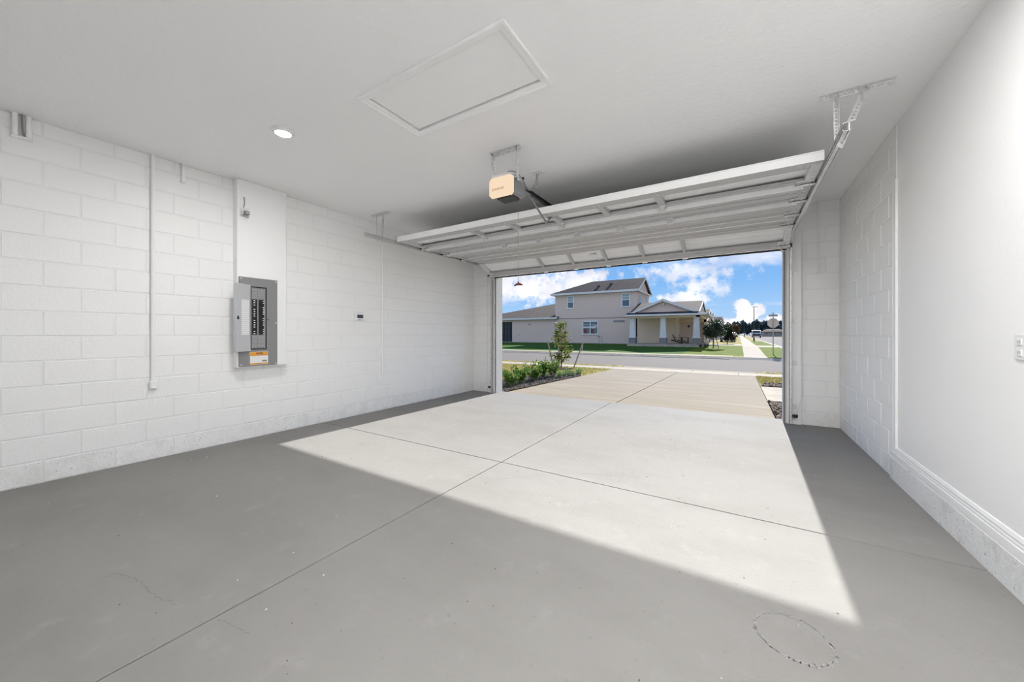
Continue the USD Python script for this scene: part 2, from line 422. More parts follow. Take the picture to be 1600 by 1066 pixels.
fl = thing('floor', kind='structure')
g = .0042
for (x0, x1) in ((XL - .15, -1.915), (-1.915, XR + .15)):
    for (y0, y1) in ((YB - .15, 2.885), (2.885, YO + .03)):
        obj('slab_panel', bx((x0 + g, y0 + g, -.15), (x1 - g, y1 - g, 0), .003), 'floor_concrete', fl)
obj('slab_base', bx((XL - .15, YB - .15, -.30), (XR + .15, YO + .02, -.035)), 'joint_dark', fl)


def ribbon(pts, w, z=.0006, seed=0):
    r_ = np.random.default_rng(seed); p = np.asarray(pts, float); s = []
    for i in range(len(p) - 1):
        for t in np.linspace(0, 1, 7, endpoint=False):
            s.append(p[i] * (1 - t) + p[i + 1] * t)
    s = np.array(s + [p[-1]]); s += r_.normal(size=s.shape) * .004
    d = np.gradient(s, axis=0); d /= np.linalg.norm(d, axis=1, keepdims=True) + 1e-9; nrm = np.stack([-d[:, 1], d[:, 0]], 1)
    ww = (w * r_.uniform(.35, 1., len(s)))[:, None] / 2; ww[0] = ww[-1] = .0002
    v = np.vstack([np.c_[s + nrm * ww, np.full(len(s), z)], np.c_[s - nrm * ww, np.full(len(s), z)]])
    n = len(s); i = np.arange(n - 1)
    return v, np.vstack([np.stack([i, i + n, i + n + 1], 1), np.stack([i, i + n + 1, i + 1], 1)])


for k, (pts, w) in enumerate([([(-2.69, .46), (-2.69, .51), (-2.63, .53), (-2.54, .55), (-2.40, .56), (-2.28, .57), (-2.13, .60)], .006),
                              ([(-1.90, .66), (-1.78, .68), (-1.68, .70)], .004), ([(-2.21, 4.99), (-1.93, 4.83), (-1.42, 4.70), (-1.22, 4.37), (-.96, 4.09), (-.77, 4.03), (-.36, 3.94)], .006),
                              ([(-1.78, 2.40), (-1.61, 2.64), (-1.35, 2.91), (-1.06, 3.07), (-.71, 3.19)], .004)]):
    obj('crack', ribbon(pts, w, seed=k), 'crack_dark', fl)
a_ = np.linspace(0, 2 * np.pi, 40)
obj('paint_ring', ribbon(np.stack([.185 + .128 * np.cos(a_), 1.84 + .128 * np.sin(a_)], 1) , .007, seed=9), 'stain_white', fl, label='pale round ring left on the concrete')
sp = [(XL + .3 + 5.3 * rng.random(), .2 + 5.8 * rng.random()) for _ in range(240)]
def speck(x, y, s):
    v, f = bx((-s, -s * .6, 0), (s, s * .6, s * .5), s * .2)
    return xf((v, f), R([0, 0, 1], rng.uniform(0, 360)), (x, y, 0))
obj('speck', [speck(x, y, rng.uniform(.0015, .0045)) for x, y in sp[:205]], 'debris_dark', fl, kind='stuff')
obj('chip', [speck(x, y, rng.uniform(.002, .005)) for x, y in sp[205:]], 'debris_white', fl, kind='stuff')

ce = thing('ceiling', kind='structure')
HX0, HX1, HY0, HY1 = -2.315, -1.150, 1.725, 2.225      # attic hatch opening
for lo, hi in (((XL - .2, YB - .2), (HX0, YO)), ((HX1, YB - .2), (XR + .3, YO)), ((HX0, YB - .2), (HX1, HY0)), ((HX0, HY1), (HX1, YO))):
    obj('ceiling_board', bx((*lo, H), (*hi, H + .18)), 'ceiling_paint', ce)
obj('roof_deck', bx((XL - .6, YB - .6, H + .2), (XR + .6, YO + .45, H + .3)), 'joint_dark', ce)


def blocks(parent, axis, a0, a1, face, sgn, zmax=H, phase=0., skip=None):
    """Running-bond blocks on a wall. axis 'y': wall along y at x = face, blocks on the sgn side of it (depth away from the room)."""
    zs = [(0.0, Z0)] + [(Z0 + k * BH, Z0 + (k + 1) * BH) for k in range(14)]
    for k, (z0, z1) in enumerate(zs):
        z1 = min(z1, zmax)
        if z1 - z0 < .03:
            continue
        off = (Y0 + phase + (BL / 2 if k % 2 else 0.0))
        i0 = math.floor((a0 - off) / BL)
        i = i0
        while off + i * BL < a1:
            s0, s1 = max(a0, off + i * BL), min(a1, off + (i + 1) * BL); i += 1
            if s1 - s0 < .03:
                continue
            jit = rng.uniform(-.0012, .0012); gp = .0045
            lo = [s0 + gp, z0 + gp]; hi = [s1 - gp, z1 - gp]
            if axis == 'y':
                b = bx((face + jit, lo[0], lo[1]), (face + sgn * .05, hi[0], hi[1]), .004)
            else:
                b = bx((lo[0], face + jit, lo[1]), (hi[0], face + sgn * .05, hi[1]), .004)
            obj('block', b, 'block_worn' if k == 0 else 'block_paint', parent)


wl = thing('wall_left', kind='structure')
obj('mortar', bx((XL - .2, YB - .2, -.1), (XL - .0035, YO, H + .1)), 'mortar_paint', wl)
blocks(wl, 'y', -.30, YF, XL, -1)
obj('chase', bx((XL - .01, 1.830, .835), (-4.73, 2.352, H), .004), 'wall_paint', wl, label='plain boxed-out white chase that holds the breaker panel')

wf = thing('wall_front', kind='structure')
obj('mortar', bx((XL - .2, YF + .0035, -.1), (OX0, YO, H + .1)), 'mortar_paint', wf)
obj('mortar', bx((OX1, YF + .0035, -.1), (XR + .4, YO, H + .1)), 'mortar_paint', wf)
obj('header', bx((OX0, YF, OH), (OX1, YO, H + .1)), 'wall_paint', wf)
obj('stucco_reveal', bx((OX0 - .02, YF - .02, 0), (OX0 + .012, YO + .02, OH + .03), .003), 'stucco_white', wf)
obj('stucco_reveal', bx((OX1 - .012, YF - .02, 0), (OX1 + .02, YO + .02, OH + .03), .003), 'stucco_white', wf)
obj('exterior_stucco', bx((XL - .4, YO, -.3), (OX0 - .0, YO + .025, H + .3)), 'stucco_white', wf)
obj('exterior_stucco', bx((OX1 + .0, YO, -.3), (XR + 2.4, YO + .025, H + .3)), 'stucco_white', wf)
obj('exterior_stucco', bx((OX0, YO, OH), (OX1, YO + .025, H + .3)), 'stucco_white', wf)
blocks(wf, 'x', XL, OX0 - .02, YF, 1, phase=.12)
blocks(wf, 'x', OX1 + .02, XR, YF, 1, phase=.05)

YD = 4.31                        # where the board lining of the right wall ends
wr = thing('wall_right', kind='structure')
obj('mortar', bx((XR + .0035, YD - .1, -.1), (XR + .4, YO, H + .1)), 'mortar_paint', wr)
blocks(wr, 'y', YD, YF, XR, 1, phase=.03)
obj('stem_wall', bx((XR - .012, YB - .2, -.05), (XR + .3, YD + .02, .182), .006), 'stem_concrete', wr, label='rough bare concrete kerb below the board lining')
obj('wall_board', bx((XR + .004, YB - .2, .178), (XR + .3, YD, H + .05)), 'wall_paint', wr)
wb = thing('wall_back', kind='structure')
obj('wall_board', bx((XL - .2, YB - .2, -.1), (XR + .3, YB, H + .1)), 'wall_paint', wb)

# skirting and the moulding that turns up beside the blocks
prof = [(0, 0), (.014, 0), (.014, .045), (.010, .052), (.012, .060), (.009, .072), (.011, .080), (.005, .100), (0, .102)]
v = prism([(XR + .004 - a, YB, .182 + b) for a, b in prof], (0, YD - YB, 0))
obj('baseboard_right', v, 'trim_paint', kind='structure')
v = prism([(XR + .004 - a, YD - .102 + b, .27) for a, b in prof], (0, 0, 2.22))
obj('trim', v, 'trim_paint', kind='structure')
obj('trim', bx((XR - .004, YD - .10, 2.49), (XR + .01, YD, H), .002), 'wall_paint', kind='structure')
for x0, x1 in ((OX0 - .175, OX0 - .02), (OX1 + .02, OX1 + .175)):
    obj('trim', bx((x0, YF - .038, 0), (x1, YF + .01, 2.62), .003), 'trim_paint', kind='structure')

# ------------------------------------------------------------------ attic hatch
ah = thing('attic_hatch', 'white rectangular attic access panel with moulded frame set in the ceiling', 'attic hatch', (-1.735, 1.975, H))
cw = .056
cprof = [(0, 0), (cw, 0), (cw, -.006), (cw - .012, -.010), (.022, -.012), (.012, -.018), (0, -.018)]
def casing(p0, p1, inn):
    p0, p1, inn = map(lambda q: np.array(q, float), (p0, p1, inn))
    d = (p1 - p0) / np.linalg.norm(p1 - p0); L_ = np.linalg.norm(p1 - p0)
    a = np.array([p0 + d * (cw - s_) * 0 + inn * s_ + d * s_ + np.array([0, 0, z]) for s_, z in cprof])
    b = np.array([p1 + inn * s_ - d * s_ + np.array([0, 0, z]) for s_, z in cprof])
    n = len(a); v = np.vstack([a, b]); f = []
    for i in range(n):
        j = (i + 1) % n; f += [[i, j, n + j], [i, n + j, n + i]]
    f2 = flat_faces(cprof)
    m = trimesh.Trimesh(v, np.vstack([np.array(f), f2, np.asarray(f2)[:, ::-1] + n]), process=False); trimesh.repair.fix_normals(m)
    return np.array(m.vertices), np.array(m.faces)
o = (HX0 - cw, HX1 + cw, HY0 - cw, HY1 + cw)
for p0, p1, inn in (((o[0], o[2], H), (o[1], o[2], H), (0, 1, 0)), ((o[1], o[2], H), (o[1], o[3], H), (-1, 0, 0)), ((o[1], o[3], H), (o[0], o[3], H), (0, -1, 0)), ((o[0], o[3], H), (o[0], o[2], H), (1, 0, 0))):
    obj('frame_moulding', casing(p0, p1, inn), 'trim_paint', ah)
obj('hatch_panel', bx((HX0 + .010, HY0 + .002, H + .004), (HX1 - .002, HY1 - .012, H + .022), .002), 'ceiling_paint', ah)
obj('hatch_box', bx((HX0 + .0, HY0 + .0, H + .05), (HX1, HY1, H + .07)), 'joint_dark', ah)

# ------------------------------------------------------------------ ceiling lamps (flat disc downlights; those out of view are added fill)
def downlight(x, y, label):
    t = thing('ceiling_light', label, 'ceiling light', (x, y, H), 'disc downlights in the garage ceiling' if 0 else None)
    obj('trim_ring', lathe([(.0, 0), (.086, 0), (.086, -.010), (.080, -.020), (.062, -.0245), (.059, -.023), (.057, -.018), (0, -.018)], (x, y, H), 36), 'plastic_white', t, smooth=35)
    obj('diffuser', lathe([(0, -.0245), (.030, -.0240), (.0555, -.0215), (.0565, -.0185), (0, -.0185)], (x, y, H), 36), 'lamp_white', t, smooth=35)
    return t
DL = downlight(-3.305, 1.615, 'small round white disc downlight glowing on the ceiling left of the attic hatch')
for x, y, w_ in ((-.55, 1.65, 'between the attic hatch and the right wall'), (.35, 1.95, 'nearest the board-lined right wall'), (.40, -.30, 'behind the camera, near the right wall'), (.40, .85, 'just right of the camera')):  # out of view, added as fill to brighten the interior
    copy_of(DL, (x, y, H), 'added unseen fill downlight on the ceiling ' + w_)

# ------------------------------------------------------------------ overhead door
XD0, XD1 = -4.275, .565
ZS_, ZR = 2.622, 2.560          # skin (outer side, up) and roller line
YT, YC, RC = 3.68, 5.75, .38
door = thing('garage_door', 'raised sectional steel garage door hanging open below the ceiling', 'garage door', ((XD0 + XD1) / 2, (YT + 6.06) / 2, ZR))
LS = .490
STX = (-3.03, -2.445, -1.86, -1.275, -.69)


def local(y0, z0, deg):
    """Section frame: s runs along the section towards the bottom edge, n points to the inside of the garage (down when open)."""
    ca, sa = math.cos(math.radians(deg)), math.sin(math.radians(deg))
    def f(m):
        v = np.array(m[0]); s, n = v[:, 1].copy(), v[:, 2].copy()
        v[:, 1] = y0 + s * ca - n * sa * 1.0; v[:, 2] = z0 - s * sa - n * ca
        return v, np.asarray(m[1])[:, ::-1] if True else m[1]
    return f


def build_section(k, y0, z0, deg):
    F = local(y0, z0, deg); e = .002
    flat = k in (1, 2, 3)
    sec = obj('section', F(cat_([bx((XD0, e, 0), (XD1, LS - e, .006), .001)] + [bx((XD0 + .02, s - .012, .005), (XD1 - .02, s + .012, .011), .004) for s in (.16, .245, .33)])), 'door_skin', door)
    top = .150 if k == 0 else .058
    obj('top_rail', F(cat_([bx((XD0, e, .005), (XD1, e + .003, .052)), bx((XD0, e, .049), (XD1, e + top, .052), .0008), bx((XD0, e + top - .003, .030), (XD1, e + top, .050))])), 'door_rail', sec)
    bot = .125 if k == 4 else .068
    obj('bottom_rail', F(cat_([bx((XD0, LS - bot, .049), (XD1, LS - e, .052), .0008), bx((XD0, LS - bot, .028), (XD1, LS - bot + .003, .051)), bx((XD0, LS - e - .003, .005), (XD1, LS - e, .052))] + ([bx((XD0, LS - .075, .051), (XD1, LS - .069, .057), .001)] if k == 4 else []))), 'door_rail', sec)
    if flat:                     # these sections have a plain steel back level with the rails, with a pressed rib
        obj('back_sheet', F(bx((XD0 + .004, .05, .0465), (XD1 - .004, LS - .06, .0495), .001)), 'door_rail', sec)
        obj('pressed_rib', F(cat_([bx((XD0 + .004, .232, .048), (XD1 - .004, .2345, .064)), bx((XD0 + .004, .2345, .060), (XD1 - .004, .262, .064), .001)])), 'door_rail', sec)
        obj('lit_rib_face', F(bx((XD0 + .004, .2295, .049), (XD1 - .004, .2325, .064 if k > 1 else .058))), 'door_edge_white_lit', sec)  # whiter than the rib itself: light on its upright side, as colour
    if k:
        obj('lit_section_edge', F(bx((XD0, -.0015, .004), (XD1, .0012, .066 if k in (3,) else .057), .0005)), 'door_edge_white_lit', sec)  # thin white plate carrying the light on the upright rail face
    if k in (1, 2):              # stiffening strut under the upper edge
        dp = .100 if k == 1 else .095
        obj('strut', F(bx((XD0 + .07, .010, .050), (XD1 - .07, .014, dp), .0008)), 'door_edge_white_lit', sec)  # upright face made whiter than its flange for the light on it
        obj('strut_flange', F(cat_([bx((XD0 + .07, .013, dp - .004), (XD1 - .07, .085, dp), .0008), bx((XD0 + .07, .081, .050), (XD1 - .07, .085, dp))])), 'door_rail', sec)
    if k == 4:
        obj('bottom_fixture_rail', F(cat_([bx((XD0, LS, -.004), (XD1, LS + .022, .05), .004)])), 'door_edge_white_lit', sec)
        obj('bottom_seal', F(bx((XD0, LS + .021, .0), (XD1, LS + .060, .056), .012)), 'rubber_black', sec)
    for x in (() if flat else STX):
        w = .033 if k == 0 else .022
        obj('stile', F(cat_([bx((x - w, .055, .046), (x + w, LS - .062, .051), .001), bx((x - w, .055, .006), (x - w + .002, LS - .062, .048)), bx((x + w - .002, .055, .006), (x + w, LS - .062, .048))])), 'door_rail', sec)
    for x0, x1 in ((XD0, XD0 + .075), (XD1 - .075, XD1)):
        obj('end_stile', F(cat_([bx((x0, .004, .005), (x0 + .003, LS - .004, .053)), bx((x0, .004, .0515), (x1, LS - .004, .0545), .001), bx((x1 - .003, .06, .006), (x1, LS - .07, .053))])), 'door_rail' if flat else 'galvanized', sec)
    if k < 4:                    # hinges over the joint to the next section, rollers at both ends
        for i, x in enumerate(STX):
            if ((i % 2 == 0) or k == 1) and k < 2:
                h = [bx((x - .034, LS - .02, .052), (x + .034, LS + .02, .106), .003)] + [bx((x - .032, LS - .075, .052), (x + .032, LS - .012, .0555), .001), bx((x - .032, LS + .012, .052), (x + .032, LS + .062, .0555), .001),
                     bx((x - .032, LS - .014, .052), (x - .028, LS + .014, .078)), bx((x + .028, LS - .014, .052), (x + .032, LS + .014, .078))]
                h.append(tube([(x - .036, LS, .070), (x + .036, LS, .070)], .0065, 8))
                h += [tube([(x + dx, LS + ds, .054), (x + dx, LS + ds, .060)], .006, 6) for dx in (-.018, .018) for ds in (-.05, .04)]
                obj('hinge', F(cat_(h)), 'galvanized', sec)
    ss = LS if k < 4 else LS - .06
    for side, xe, xi in ((-1, XD0, XD0 + .13), (1, XD1, XD1 - .13)):
        br = [bx((min(xe, xi), ss - .085, .0545), (max(xe, xi), ss - .015, .0575), .001), bx((min(xe, xi), ss + .012, .0545), (max(xe, xi), ss + .055 if k < 4 else ss + .05, .0575), .001),
              bx((xe - .003 - side * .03, ss - .02, .055), (xe + .003 - side * .03, ss + .02, .095)), bx((xi - .003 + side * .02, ss - .02, .055), (xi + .003 + side * .02, ss + .02, .085)),
              tube([(xi, ss, .072), (xe + side * .01, ss, .072)], .011, 8)] + [tube([(xe - side * dx, ss + ds, .056), (xe - side * dx, ss + ds, .064)], .007, 6) for dx in (.05, .1) for ds in (-.055, -.035, .032)]
        obj('roller_bracket', F(cat_(br)), 'galvanized', sec)
        obj('roller', F(cat_([tube([(xe + side * .012, ss, .064), (xe + side * .026, ss, .064)], .023, 14), tube([(xi, ss, .064), (xe + side * .02, ss, .064)], .005, 8)])), 'rubber_black', sec)
    if k == 0:                   # the stiffening strut across the top section
        zst = [bx((XD0 + .005, -.014, -.012), (XD1 - .005, -.011, .060), .001), bx((XD0 + .005, -.013, .056), (XD1 - .005, .052, .0595), .001), bx((XD0 + .005, .049, .045), (XD1 - .005, .052, .058)), bx((XD0 + .005, -.020, -.016), (XD1 - .005, -.010, -.006), .002)]
        obj('strut', F(cat_(zst[:1] + zst[3:])), 'door_edge_white_lit', sec)
        obj('strut_flange', F(cat_(zst[1:3])), 'door_rail', sec)
        for x in list(STX) + [XD0 + .12, XD1 - .12]:
            obj('strut_clip', F(cat_([bx((x - .03, .03, .058), (x - .018, .075, .064), .001), bx((x + .018, .03, .058), (x + .03, .075, .064), .001)])), 'galvanized', sec)
    return sec


YS_ = [YT + k * (LS + .001) for k in range(5)]
for k in range(4):
    build_section(k, YS_[k], ZS_, 0)
DEG5 = 25.5
s5 = build_section(4, YS_[4] + .002, ZS_ - .002, DEG5)
F5 = local(YS_[4], ZS_, DEG5)
for x in STX:
    obj('seal_clip', F5(bx((x - .04, LS - .012, .046), (x + .04, LS + .026, .066), .003)), 'door_edge_white_lit', s5)
obj('lift_handle', F5(cat_([bx((-2.10, .18, .010), (-1.98, .21, .030), .004)])), 'galvanized', s5)
# cable ring at the lower corners
for xx, sd in ((XD0 + .05, -1), (XD1 - .05, 1)):
    c = np.array([xx, LS - .01, .075]); a2 = np.linspace(0, 2 * np.pi, 20)
    obj('cable_ring', F5(cat_([tube(np.stack([c[0] + .036 * np.cos(a2), np.full(20, c[1]), c[2] + .036 * np.sin(a2)], 1), .009, 8, False), tube([(xx - .05, LS - .01, .10), (xx - .02, LS - .01, .14), (xx + .01, LS - .01, .15)], .003, 6)])), 'plastic_white', s5, smooth=60)

# ------------------------------------------------------------------ door tracks
def track(side, xt, label):
    t = thing('door_track', label, 'door track', (xt, YF - .05, 0))
    yv = YC + RC
    # C-channel swept along the path: web on the outer side
    ang = np.linspace(0, math.pi / 2, 11)
    path = [(yv, 0.012), (yv, ZR - RC)] + [(YC + RC * math.cos(a), ZR - RC + RC * math.sin(a)) for a in ang[1:]] + [(4.6, ZR), (3.15, ZR)]
    path = np.array(path); d = np.gradient(path, axis=0); d /= np.linalg.norm(d, axis=1, keepdims=True); nr = np.stack([-d[:, 1], d[:, 0]], 1)
    w, dep, th = .028, .030, .0025
    def sweep(q):                # q: closed polygon of (x offset, offset along the normal)
        q = np.array(q); n, m = len(path), len(q); v = []
        for p, nn in zip(path, nr):
            for a, b in q:
                v.append((xt + side * a, p[0] + nn[0] * b, p[1] + nn[1] * b))
        f = []
        for i in range(n - 1):
            for j in range(m):
                j2 = (j + 1) % m; f += [[i * m + j, i * m + j2, (i + 1) * m + j2], [i * m + j, (i + 1) * m + j2, (i + 1) * m + j]]
        for b0 in (0, (n - 1) * m):
            for j in range(1, m - 1):
                f.append([b0, b0 + j, b0 + j + 1])
        tm = trimesh.Trimesh(np.array(v), np.array(f), process=False); trimesh.repair.fix_normals(tm)
        return np.array(tm.vertices), np.array(tm.faces)
    rails = cat_([sweep([(dep - th, -w), (dep, -w), (dep, w), (dep - th, w)]), sweep([(0, w - th), (dep, w - th), (dep, w), (0, w)]), sweep([(0, -w), (dep, -w), (dep, -w + th), (0, -w + th)]),
                  sweep([(0, w - .012), (th, w - .012), (th, w), (0, w)]), sweep([(0, -w), (th, -w), (th, -w + .012), (0, -w + .012)])])
    obj('track_channel', rails, 'galvanized', t)
    # reinforcing angle behind the horizontal run
    xa = xt + side * (dep + .001)
    obj('track_angle', cat_([bx((xa, 3.15, ZR - .028), (xa + side * .003, 5.7, ZR + .032)), bx((xa, 3.15, ZR + .029), (xa + side * .032, 5.7, ZR + .032))]), 'galvanized', t)
    for z in (.235, .82, 1.40, 2.02):
        obj('track_bracket', cat_([bx((xt + side * .031, YF - .043, z - .028), (xt + side * .085, YF - .039, z + .028), .001), bx((xt + side * .031, YF - .11, z - .028), (xt + side * .035, YF - .039, z + .028), .001),
                                   tube([(xt + side * .062, YF - .044, z), (xt + side * .062, YF - .050, z)], .008, 6)]), 'galvanized', t)
    # hanger: angle iron on the ceiling, drop leg and sway brace down to the end of the track
    yh = 3.47
    a0, a1 = (.50, .90) if side > 0 else (-4.58, -4.195)
    obj('ceiling_angle', angle_iron((a0, yh, H - .001), (1, 0, 0), (0, 0, -1), (0, -1, 0), a1 - a0), 'galvanized', t)
    xl = .605 if side > 0 else -4.305
    top1 = np.array([xl, yh, H - .01]); bot1 = np.array([xt + side * .036, yh - .02, ZR - .03])
    obj('hanger_leg', angle_iron(top1, bot1 - top1, (-1, 0, 0), (0, -1, 0), np.linalg.norm(bot1 - top1), .028), 'galvanized', t)
    top2 = np.array([.775 if side > 0 else -4.47, yh - .003, H - .01]); bot2 = np.array([xt + side * .04, yh - .10 if side < 0 else yh - .18, ZR - .04])
    obj('sway_brace', perf(top2, (bot2 - top2), (-1, -.35, 0) if side > 0 else (-1, .2, 0), np.linalg.norm(bot2 - top2) * (1.12 if side > 0 else 1), .040 if side > 0 else .026, r=.009 if side > 0 else .006, pitch=.03), 'galvanized', t)
    # weather stop against the jamb
    xs = OX1 + .004 if side > 0 else OX0 - .004
    obj('weather_seal', bx((xs - side * .022, YF - .03, .0), (xs, YF - .022, OH), .002), 'plastic_grey', t)
    return t


track(-1, XD0 + .0 - .008, 'galvanized overhead door track along the left wall with its ceiling hanger')
track(1, XD1 + .008, 'galvanized overhead door track along the right wall with its slanted ceiling hanger')

# ------------------------------------------------------------------ opener
ox = -1.87
op = thing('garage_door_opener', 'ceiling-hung garage door opener with warm glowing lens and black rail', 'garage door opener', (ox, 2.92, 2.6))
def loft(sections):              # sections: list of (y, [(x, z) ...]) with equal counts
    m = len(sections[0][1]); v = [(x, y, z) for y, q in sections for x, z in q]; f = []
    for i in range(len(sections) - 1):
        for j in range(m):
            j2 = (j + 1) % m; f += [[i * m + j, i * m + j2, (i + 1) * m + j2], [i * m + j, (i + 1) * m + j2, (i + 1) * m + j]]
    for b0 in (0, (len(sections) - 1) * m):
        for j in range(1, m - 1):
            f.append([b0, b0 + j, b0 + j + 1])
    tm = trimesh.Trimesh(np.array(v, float), np.array(f), process=False); trimesh.repair.fix_normals(tm)
    return np.array(tm.vertices), np.array(tm.faces)
def oct_(hw, z0, z1, c=.03):
    return [(ox - hw + c, z0), (ox + hw - c, z0), (ox + hw, z0 + c), (ox + hw, z1 - c), (ox + hw - c, z1), (ox - hw + c, z1), (ox - hw, z1 - c), (ox - hw, z0 + c)]
obj('motor_housing', loft([(2.832, oct_(.128, 2.490, 2.668, .02)), (3.01, oct_(.128, 2.500, 2.672, .025)), (3.09, oct_(.105, 2.535, 2.665, .03))]), 'opener_grey', op)
obj('chassis', cat_([bx((ox - .10, 2.80, 2.660), (ox + .10, 3.06, 2.690), .006)]), 'galvanized', op)
lens = obj('light_lens', loft([(2.765, oct_(.075, 2.525, 2.640, .03)), (2.785, oct_(.112, 2.500, 2.660, .03)), (2.805, oct_(.127, 2.488, 2.669, .025)), (2.832, oct_(.129, 2.488, 2.670, .02))]), 'lens_warm', op, smooth=30)
for i in range(8):
    x = ox - .062 + i * .0165
    obj('lens_slot', xf(bx((x, 2.7635, 2.530), (x + .005, 2.768, 2.556), .001), R([0, 1, 0], 25), about=(x, 2.765, 2.543)), 'label_brown', lens)
obj('belly_cover', cat_([bx((ox - .06, 2.83, 2.474), (ox + .11, 2.97, 2.505), .012)]), 'plastic_black', op)
obj('rail', cat_([bx((ox - .016, 3.03, 2.682), (ox + .016, 6.19, 2.686)), bx((ox - .0025, 3.03, 2.684), (ox + .0025, 6.19, 2.722)), bx((ox - .016, 3.03, 2.718), (ox + .016, 6.19, 2.722))]), 'plastic_black', op)
obj('header_bracket', cat_([bx((ox - .05, 6.17, 2.65), (ox + .05, 6.20, 2.76), .003)]), 'galvanized', op)
tr = obj('trolley', bx((ox - .016, 3.12, 2.668), (ox + .016, 3.36, 2.690), .006), 'plastic_grey', op)
arm = smooth_path([(ox + .0, 3.33, 2.672), (ox, 3.42, 2.640), (ox, 3.55, 2.575), (ox, 3.68, 2.520), (ox, 3.755, 2.492)])
obj('lift_arm', cat_([tube(arm, .011, 6), bx((ox - .015, 3.735, 2.475), (ox + .015, 3.775, 2.505), .004), tube([(ox + .012, 3.755, 2.485), (ox + .012, 3.845, 2.575)], .010, 6), bx((ox - .03, 3.82, 2.565), (ox + .03, 3.87, 2.580), .002)]), 'steel_dark', op)
cd = obj('release_cord', tube([(ox, 3.125, 2.66), (ox + .002, 3.125, 2.2), (ox, 3.125, 1.72)], .0022, 5), 'cord_red', op)
obj('release_handle', cat_([tube([(ox - .048, 3.125, 1.700), (ox - .03, 3.125, 1.706), (ox, 3.125, 1.716), (ox + .03, 3.125, 1.706), (ox + .048, 3.125, 1.700)], [.006, .010, .013, .010, .006], 8), tube([(ox, 3.125, 1.70), (ox, 3.125, 1.735)], [.014, .006], 8)]), 'handle_red', cd)
yb = 2.89
obj('hanger_angle', angle_iron((ox - .165, yb, H - .001), (1, 0, 0), (0, 0, -1), (0, -1, 0), .33, .034), 'galvanized', op)
for sx in (-1, 1):
    obj('hanger_strap', angle_iron((ox + sx * .145, yb, H - .004), (0, 0, -1), (-sx, 0, 0), (0, -1, 0), H - 2.63, .024), 'galvanized', op)
    for z in (H - .018, 2.645):
        obj('hanger_bolt', tube([(ox + sx * .138, yb - .02, z), (ox + sx * .138, yb - .031, z)], .008, 6), 'steel_dark', op)
obj('antenna_knob', cat_([tube([(ox + .07, 3.06, 2.66), (ox + .07, 3.10, 2.735)], .004, 6), lathe([(0, -.013), (.011, -.009), (.013, 0), (.010, .010), (0, .013)], (ox + .07, 3.10, 2.742), 10)]), 'plastic_black', op)
obj('power_cord', tube(smooth_path([(ox + .02, 2.86, 2.69), (ox + .05, 2.88, 2.735), (ox + .09, 2.95, 2.735), (ox + .08, 3.08, 2.715), (ox + .05, 3.22, 2.690), (ox + .04, 3.33, 2.72), (ox + .04, 3.42, 2.82), (ox + .03, 3.46, 2.93)]), .0048, 6), 'plastic_grey', op)
obj('signal_wire', tube(smooth_path([(ox + .03, 2.90, 2.685), (ox + .07, 2.95, 2.72), (ox + .10, 3.05, 2.68), (ox + .08, 3.16, 2.655), (ox + .07, 3.30, 2.69), (ox + .06, 3.40, 2.78), (ox + .05, 3.47, 2.93)]), .003, 6), 'plastic_grey', op)
co = thing('ceiling_outlet', 'white outlet plate on the ceiling behind the garage door opener', 'outlet', (ox + .03, 3.47, H))
pl = obj('outlet_plate', bx((ox - .03, 3.41, H - .006), (ox + .09, 3.53, H), .003), 'plastic_white', co)
obj('receptacle', bx((ox + .0, 3.44, H - .009), (ox + .06, 3.50, H - .005), .003), 'plastic_white', co)

# ------------------------------------------------------------------ breaker panel
px = -4.73
bp = thing('breaker_panel', 'grey electrical breaker panel with its door swung open on the left chase', 'breaker panel', (px, 2.04, 1.35))
cov = Polygon([(1.843, .846), (2.239, .846), (2.239, 1.855), (1.843, 1.855)]).difference(sbox(1.968, 1.045, 2.112, 1.745).buffer(.012))
def plate(poly, x0, t):
    m = trimesh.creation.extrude_polygon(poly, t, engine='earcut'); v = np.array(m.vertices)
    return np.stack([x0 + v[:, 2], v[:, 0], v[:, 1]], 1), np.array(m.faces)
cvr = obj('cover_plate', plate(cov, px, .014), 'panel_grey', bp)
obj('panel_box', cat_([bx((px - .006, 1.95, 1.03), (px + .003, 2.13, 1.76))]), 'plastic_black', bp)
df = obj('dead_front', plate(sbox(1.968, 1.045, 2.112, 1.745).difference(sbox(1.972, 1.205, 2.026, 1.612)).difference(sbox(2.040, 1.205, 2.098, 1.612)), px + .001, .007), 'dead_front', bp)
obj('dead_front_rib', cat_([bx((px + .006, 2.030, 1.06), (px + .010, 2.036, 1.735), .001)] + [bx((px + .006, 1.975, z), (px + .0095, 2.106, z + .004), .001) for z in (1.10, 1.150, 1.195, 1.625, 1.648, 1.672, 1.700)]), 'panel_grey', df)
obj('dead_front_knockout', cat_([bx((px + .006, y, z), (px + .011, y + .014, z + .006), .001) for y in (1.99, 2.02, 2.05, 2.08) for z in (1.735, 1.049)]), 'plastic_black', df)
nb = 16
